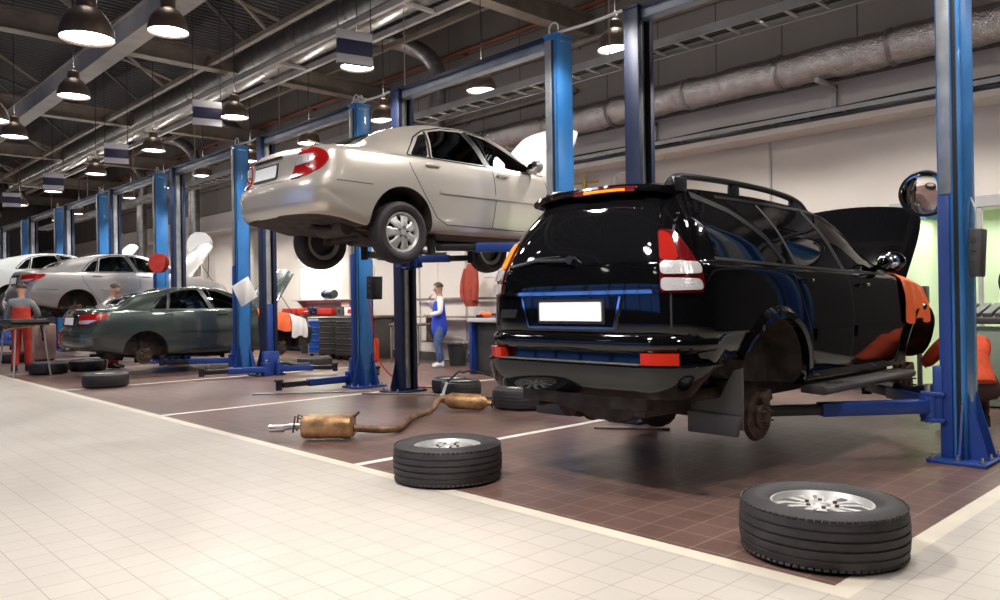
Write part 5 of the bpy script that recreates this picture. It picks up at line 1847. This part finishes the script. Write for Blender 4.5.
# pipe fittings on the wall above the black car's roof, chains by the dark post
for (x, z, bent, lab) in ((-8.78, 3.28, 0, 'brass tap with cross handle on the wall above the black car\'s roof'), (-8.15, 3.30, 1, 'bent white pipe fitting on the wall above the black car\'s roof')):
    t = empty('wall_tap', (x, 10.42, 0), lab, 'tap')
    b = NB(); cyl(b, (0, 0, .05), (0, 0, z), .025, n=10); cyl(b, (0, 0, z - .3), (0, .17, z - .3), .02, n=8); cyl(b, (0, 0, .0), (0, 0, .06), .05, n=12); obj('pipe', b, M['ltgrey'], t)
    b = NB()
    if not bent:
        cyl(b, (0, 0, z - .12), (0, 0, z + .04), .045, n=12); cyl(b, (-.26, -.05, z), (.26, .05, z), .02, n=10); cyl(b, (0, 0, z), (0, 0, z + .14), .018, n=8); box(b, (0, 0, z + .15), (.16, .04, .03), .008)
    else:
        tube(b, catmull([(0, 0, z - .3), (.02, 0, z - .05), (.12, 0, z + .03), (.42, 0, z + .05)], 6), .025, 8); box(b, (.46, 0, z + .02), (.12, .10, .16), .015)
    obj('valve', b, M['whitecable' if bent else 'yellowpaint'], t)
for k, (x, lab) in enumerate(((-7.22, 'thin chain hanging from the ledge, nearer the dark post'), (-7.02, 'thin chain hanging from the ledge, further from the dark post'))):
    b = NB()
    for i in range(60):
        c = V((x, 10.26, 3.46 - .03 * i)); a = (i % 2) * PI / 2
        tube(b, [c + V((.010 * math.cos(a) * math.cos(q), .010 * math.sin(a) * math.cos(q), .020 * math.sin(q))) for q in [2 * PI * j / 8 for j in range(8)]], .0045, 4, closed=True)
    tag(obj('chain', b, M['metal']), lab, 'chain', None, 'thing')
# ------------------------------------------------------------------ people
def skin_mesh(verts, edges, root, sub=2):
    """verts: name -> (pos, radius)"""
    names = list(verts)
    me = bpy.data.meshes.new('s')
    me.from_pydata([verts[n][0] for n in names], [(names.index(a), names.index(b)) for a, b in edges], [])
    o = bpy.data.objects.new('s', me); COL.objects.link(o)
    md = o.modifiers.new('skin', 'SKIN'); md.use_smooth_shade = True; md.branch_smoothing = .3
    sv = me.skin_vertices[0].data
    for i, n in enumerate(names):
        r = verts[n][1]
        sv[i].radius = r if isinstance(r, tuple) else (r, r)
        sv[i].use_root = (n == root)
    s = o.modifiers.new('sub', 'SUBSURF'); s.levels = sub; s.render_levels = sub
    bpy.context.view_layer.update()
    dg = bpy.context.evaluated_depsgraph_get()
    out = bpy.data.meshes.new_from_object(o.evaluated_get(dg))
    bpy.data.objects.remove(o); bpy.data.meshes.remove(me)
    b = NB(); b.from_mesh(out); bpy.data.meshes.remove(out)
    return b

def hand_into(bm, wrist, dirv, side, curl=.5, palm_n=None):
    """palm and five fingers as skinned chains rooted in the palm"""
    d = V(dirv).normalized(); w = V(wrist)
    n = V(palm_n).normalized() if palm_n else V((side, 0, 0))
    n = (n - d * n.dot(d)).normalized(); u = d.cross(n)
    vs = {'w': (w, .026), 'p': (w + d * .045, (.034, .022)), 'k': (w + d * .085, (.036, .020))}
    es = [('w', 'p'), ('p', 'k')]
    bb = skin_mesh(vs, es, 'w', 1); merge(bm, bb)
    for i, (off, L) in enumerate(((.028, .068), (.010, .078), (-.009, .073), (-.027, .057))):
        a0 = w + d * .080 + u * off; 
        a1 = a0 + (d * math.cos(curl * .5) + n * math.sin(curl * .5)) * L * .45
        a2 = a1 + (d * math.cos(curl * 1.3) + n * math.sin(curl * 1.3)) * L * .33
        a3 = a2 + (d * math.cos(curl * 2.0) + n * math.sin(curl * 2.0)) * L * .25
        bb = skin_mesh({'a': (a0, .0095), 'b': (a1, .009), 'c': (a2, .0085), 'd': (a3, .007)}, [('a', 'b'), ('b', 'c'), ('c', 'd')], 'a', 1); merge(bm, bb)
    t0 = w + d * .035 + u * .026
    t1 = t0 + (d * .6 + u * .7 + n * .3) * .036; t2 = t1 + (d * .85 + u * .25 + n * .4) * .03
    bb = skin_mesh({'a': (t0, .012), 'b': (t1, .0105), 'c': (t2, .008)}, [('a', 'b'), ('b', 'c')], 'a', 1); merge(bm, bb)

def person(label, loc, rz, J, wear, lower, shoes, sleeve=None, vest=False, group='mechanics'):
    """J: joints in the person's own frame, facing +y"""
    J = {k: V(v) for k, v in J.items()}
    root = empty('person', loc, label, 'person', group, rz)
    Rb = {'pelvis': (.135, .115), 'waist': (.125, .10), 'chest': (.155, .115), 'neck0': (.075, .07), 'neck': (.064, .064),
          'sh': .062, 'el': .042, 'wr': .029, 'hip': .088, 'kn': .058, 'an': .040, 'toe': .036}
    def graph(grow=0.0, parts='all'):
        vs, es = {}, []
        def add(n, r): vs[n] = (J[n], tuple(q + grow for q in r) if isinstance(r, tuple) else r + grow)
        return vs, es, add
    # body
    vs, es, add = graph()
    for n in ('pelvis', 'waist', 'chest', 'neck0', 'neck'): add(n, Rb[n])
    h = J['head']; hd = (h - J['neck']).normalized()
    vs['jaw'] = (J['neck'].lerp(h, .5), .080); vs['skull'] = (h, (.096, .108)); vs['top'] = (h + hd * .075, .074)
    es += [('pelvis', 'waist'), ('waist', 'chest'), ('chest', 'neck0'), ('neck0', 'neck'), ('neck', 'jaw'), ('jaw', 'skull'), ('skull', 'top')]
    for s in 'LR':
        for n, r in (('sh', .062), ('el', .042), ('wr', .028)): add(n + s, r)
        for n, r in (('hip', .085), ('kn', .056), ('an', .038), ('toe', .034)): add(n + s, r)
        es += [('chest', 'sh' + s), ('sh' + s, 'el' + s), ('el' + s, 'wr' + s), ('pelvis', 'hip' + s), ('hip' + s, 'kn' + s), ('kn' + s, 'an' + s), ('an' + s, 'toe' + s)]
    b = skin_mesh(vs, es, 'pelvis')
    f = V(J.get('face', (0, 1, 0))); f = (f - hd * f.dot(hd)).normalized(); r_ = f.cross(hd)
    fc = h + f * .078
    for s in (-1, 1):
        ell(b, fc + r_ * s * .032 + hd * .008 - f * .006, (.011, .011, .009), u=8, v=6)
        ell(b, h + r_ * s * .080 - hd * .012, (.016, .026, .034), u=8, v=6)
    ell(b, fc + f * .012 - hd * .018, (.015, .022, .024), u=8, v=6); ell(b, fc - hd * .055 - f * .008, (.026, .012, .009), u=8, v=6)
    for s, sg in (('L', -1), ('R', 1)):
        d = J['wr' + s] - J['el' + s]
        hand_into(b, J['wr' + s], J.get('hd' + s, d), -sg, .55, J.get('hn' + s))
    obj('body', b, M['skin'], root)
    # hair
    b = NB(); t = NB(); bmesh.ops.create_uvsphere(t, u_segments=20, v_segments=14, radius=1)
    rm = [v for v in t.verts if v.co.z < -.15 or (v.co.y > .55 and v.co.z < .42)]
    bmesh.ops.delete(t, geom=rm, context='VERTS')
    Q = Matrix((r_, f, hd)).transposed().to_4x4()
    bmesh.ops.transform(t, matrix=Matrix.Translation(h + hd * .022 - f * .006) @ Q @ Matrix.Diagonal((.100, .112, .112, 1)), verts=t.verts)
    merge(b, t); obj('hair', b, M['hair'], root)
    # trousers and tops as slightly larger skins
    def cloth(name, keys, edges, radii, m, rt):
        vs = {k: (J[k] if k in J else k, r) for k, r in zip(keys, radii)}
        o = obj(name, skin_mesh(vs, edges, rt), m, root); return o
    keys = ['pelvis', 'hipL', 'knL', 'anL', 'hipR', 'knR', 'anR', 'waist']
    cloth('trousers', keys, [('pelvis', 'hipL'), ('hipL', 'knL'), ('knL', 'anL'), ('pelvis', 'hipR'), ('hipR', 'knR'), ('knR', 'anR'), ('pelvis', 'waist')], [(.165, .145), .116, .088, .068, .116, .088, .068, (.158, .138)], M[lower], 'pelvis')
    cloth('shirt' if sleeve else 'jacket', ['waist', 'chest', 'neck0', 'shL', 'elL', 'wrL', 'shR', 'elR', 'wrR', 'pelvis'],
          [('waist', 'chest'), ('chest', 'neck0'), ('chest', 'shL'), ('shL', 'elL'), ('elL', 'wrL'), ('chest', 'shR'), ('shR', 'elR'), ('elR', 'wrR'), ('waist', 'pelvis')],
          ([(.125, .10), (.150, .115), .070, .074, .058, .043, .074, .058, .043, (.130, .105)] if vest else [(.160, .140), (.190, .150), .078, .086, .066, .046, .086, .066, .046, (.165, .145)]), M[sleeve or wear], 'waist')
    if vest:
        J['hem'] = J['pelvis'] + V((0, .01, -.40)); 
        cloth('tunic', ['chest', 'waist', 'pelvis', 'hem', 'shL', 'shR'], [('chest', 'waist'), ('waist', 'pelvis'), ('pelvis', 'hem'), ('chest', 'shL'), ('chest', 'shR')],
              [(.200, .165), (.180, .155), (.205, .175), (.235, .20), (.080, .085), (.080, .085)], M[wear], 'chest')
    elif sleeve:
        cloth('bib_overalls', ['chest', 'waist', 'pelvis'], [('chest', 'waist'), ('waist', 'pelvis')], [(.196, .168), (.176, .156), (.178, .158)], M[wear], 'waist')
    for s in 'LR':
        a, tt = J['an' + s], J['toe' + s]
        b = skin_mesh({'h': (a + (a - tt).normalized() * .045 - V((0, 0, .02)), .045), 'a': (a - V((0, 0, .015)), .052), 'm': (a.lerp(tt, .6), (.046, .040)), 't': (tt + (tt - a).normalized() * .03, (.042, .032))}, [('h', 'a'), ('a', 'm'), ('m', 't')], 'a', 1)
        obj('shoe', b, M[shoes], root)
    return root

def standing(**k):
    J = dict(pelvis=(0, 0, .95), waist=(0, .01, 1.10), chest=(0, .0, 1.31), neck0=(0, -.01, 1.45), neck=(0, 0, 1.50), head=(0, .015, 1.615),
             shL=(-.185, 0, 1.39), elL=(-.24, -.02, 1.11), wrL=(-.23, .10, .88), shR=(.185, 0, 1.39), elR=(.24, -.02, 1.11), wrR=(.23, .10, .88),
             hipL=(-.095, 0, .88), knL=(-.11, .03, .49), anL=(-.11, -.01, .085), toeL=(-.13, .15, .04),
             hipR=(.095, 0, .88), knR=(.11, .03, .49), anR=(.11, -.01, .085), toeR=(.13, .15, .04))
    J.update(k)
    return J
# man in blue tunic with phone hand at his face, three-quarter to the left of the camera
person('person in blue tunic, white sleeves and jeans, hand at the face', (-11.75, 9.55, 0), math.radians(150),
       standing(elR=(.26, .06, 1.16), wrR=(.10, .20, 1.38), hdR=(-.35, -.3, 1), hnR=(-.4, -1, 0), elL=(-.25, .02, 1.12), wrL=(-.17, .22, 1.08), knL=(-.15, .06, .49), anL=(-.18, .02, .085), toeL=(-.21, .17, .04), anR=(.10, -.05, .085), toeR=(.13, .11, .04), face=(.2, 1, -.25)),
       'bluewear', 'jeans', 'shoe_white', sleeve='whitewear', vest=True).scale = (.94, .94, .94)
# man in red overalls with grey sleeves, back to the camera, at the tray stand
person('person in red overalls and grey sleeves standing at the tray stand', (-17.75, 3.80, 0), math.radians(70),
       standing(elL=(-.27, .12, 1.13), wrL=(-.22, .36, 1.05), elR=(.27, .10, 1.13), wrR=(.18, .36, 1.06), knL=(-.10, .05, .49), anL=(-.13, -.04, .085), head=(0, .04, 1.63), face=(-.2, 1, -.5)),
       'red', 'red', 'shoe', sleeve='greywear')
# man behind the green sedan, in profile walking to the right, grey-red collar
person('person with orange collar and red trousers behind the dark green sedan', (-16.95, 5.25, 0), math.radians(-35),
       standing(elL=(-.24, .06, 1.12), wrL=(-.2, .28, 1.0), elR=(.24, .06, 1.12), wrR=(.2, .28, 1.0), head=(0, .05, 1.62), face=(0, 1, -.15)),
       'orange_wear', 'red', 'shoe', sleeve='greywear')
# kneeling man behind the nearest post, back to the camera
person('person in orange-red workwear kneeling behind the nearest blue post', (-2.12, 7.88, 0), math.radians(42),
       dict(pelvis=(0, -.02, .42), waist=(0, .07, .56), chest=(0, .20, .74), neck0=(0, .30, .85), neck=(0, .34, .90), head=(0, .43, 1.0),
            shL=(-.18, .25, .80), elL=(-.24, .42, .62), wrL=(-.18, .62, .60), shR=(.18, .25, .80), elR=(.24, .42, .62), wrR=(.18, .62, .60),
            hipL=(-.10, .0, .38), knL=(-.16, .36, .10), anL=(-.14, -.06, .09), toeL=(-.14, -.16, .05), hipR=(.10, .0, .38), knR=(.20, .38, .46), anR=(.18, .30, .085), toeR=(.20, .45, .04), face=(0, 1, -.2)),
       'orange_wear', 'darkwear', 'shoe')

# ------------------------------------------------------------------ light in the green bay, sky of the hall, camera
l = bpy.data.lights.new('bay_light', 'AREA'); l.shape = 'RECTANGLE'; l.size = 1.7; l.size_y = .8; l.energy = 34; l.color = (.96, 1, .88)
o = bpy.data.objects.new('bay_light', l); COL.objects.link(o); o.location = ((DX0 + DX1) / 2, YB + .7, DH - .02)
sc = bpy.context.scene
w = bpy.data.worlds.new('hall'); sc.world = w; w.use_nodes = True
w.node_tree.nodes['Background'].inputs['Color'].default_value = (.12, .32, 1, 1)
w.node_tree.nodes['Background'].inputs['Strength'].default_value = 1.25
cam = bpy.data.cameras.new('camera'); co = bpy.data.objects.new('camera', cam); COL.objects.link(co)
cam.sensor_width = 36; cam.lens = 781.78 * 36 / 1000; cam.clip_end = 200
R3, U3, F3 = V((0.68899759, 0.72459774, -0.01550629)), V((0.01201639, 0.00997124, 0.99987808)), V((-0.72466401, 0.68909991, 0.00183689))
co.matrix_world = Matrix((( R3.x, U3.x, -F3.x, 0), (R3.y, U3.y, -F3.y, 0), (R3.z, U3.z, -F3.z, 1.25), (0, 0, 0, 1)))
sc.camera = co
sc.view_settings.view_transform = 'Standard'
try: sc.view_settings.look = 'None'
except Exception: pass
sc.view_settings.gamma = 1.0
sc.view_settings.use_curve_mapping = False
sc.view_settings.exposure = 0.0
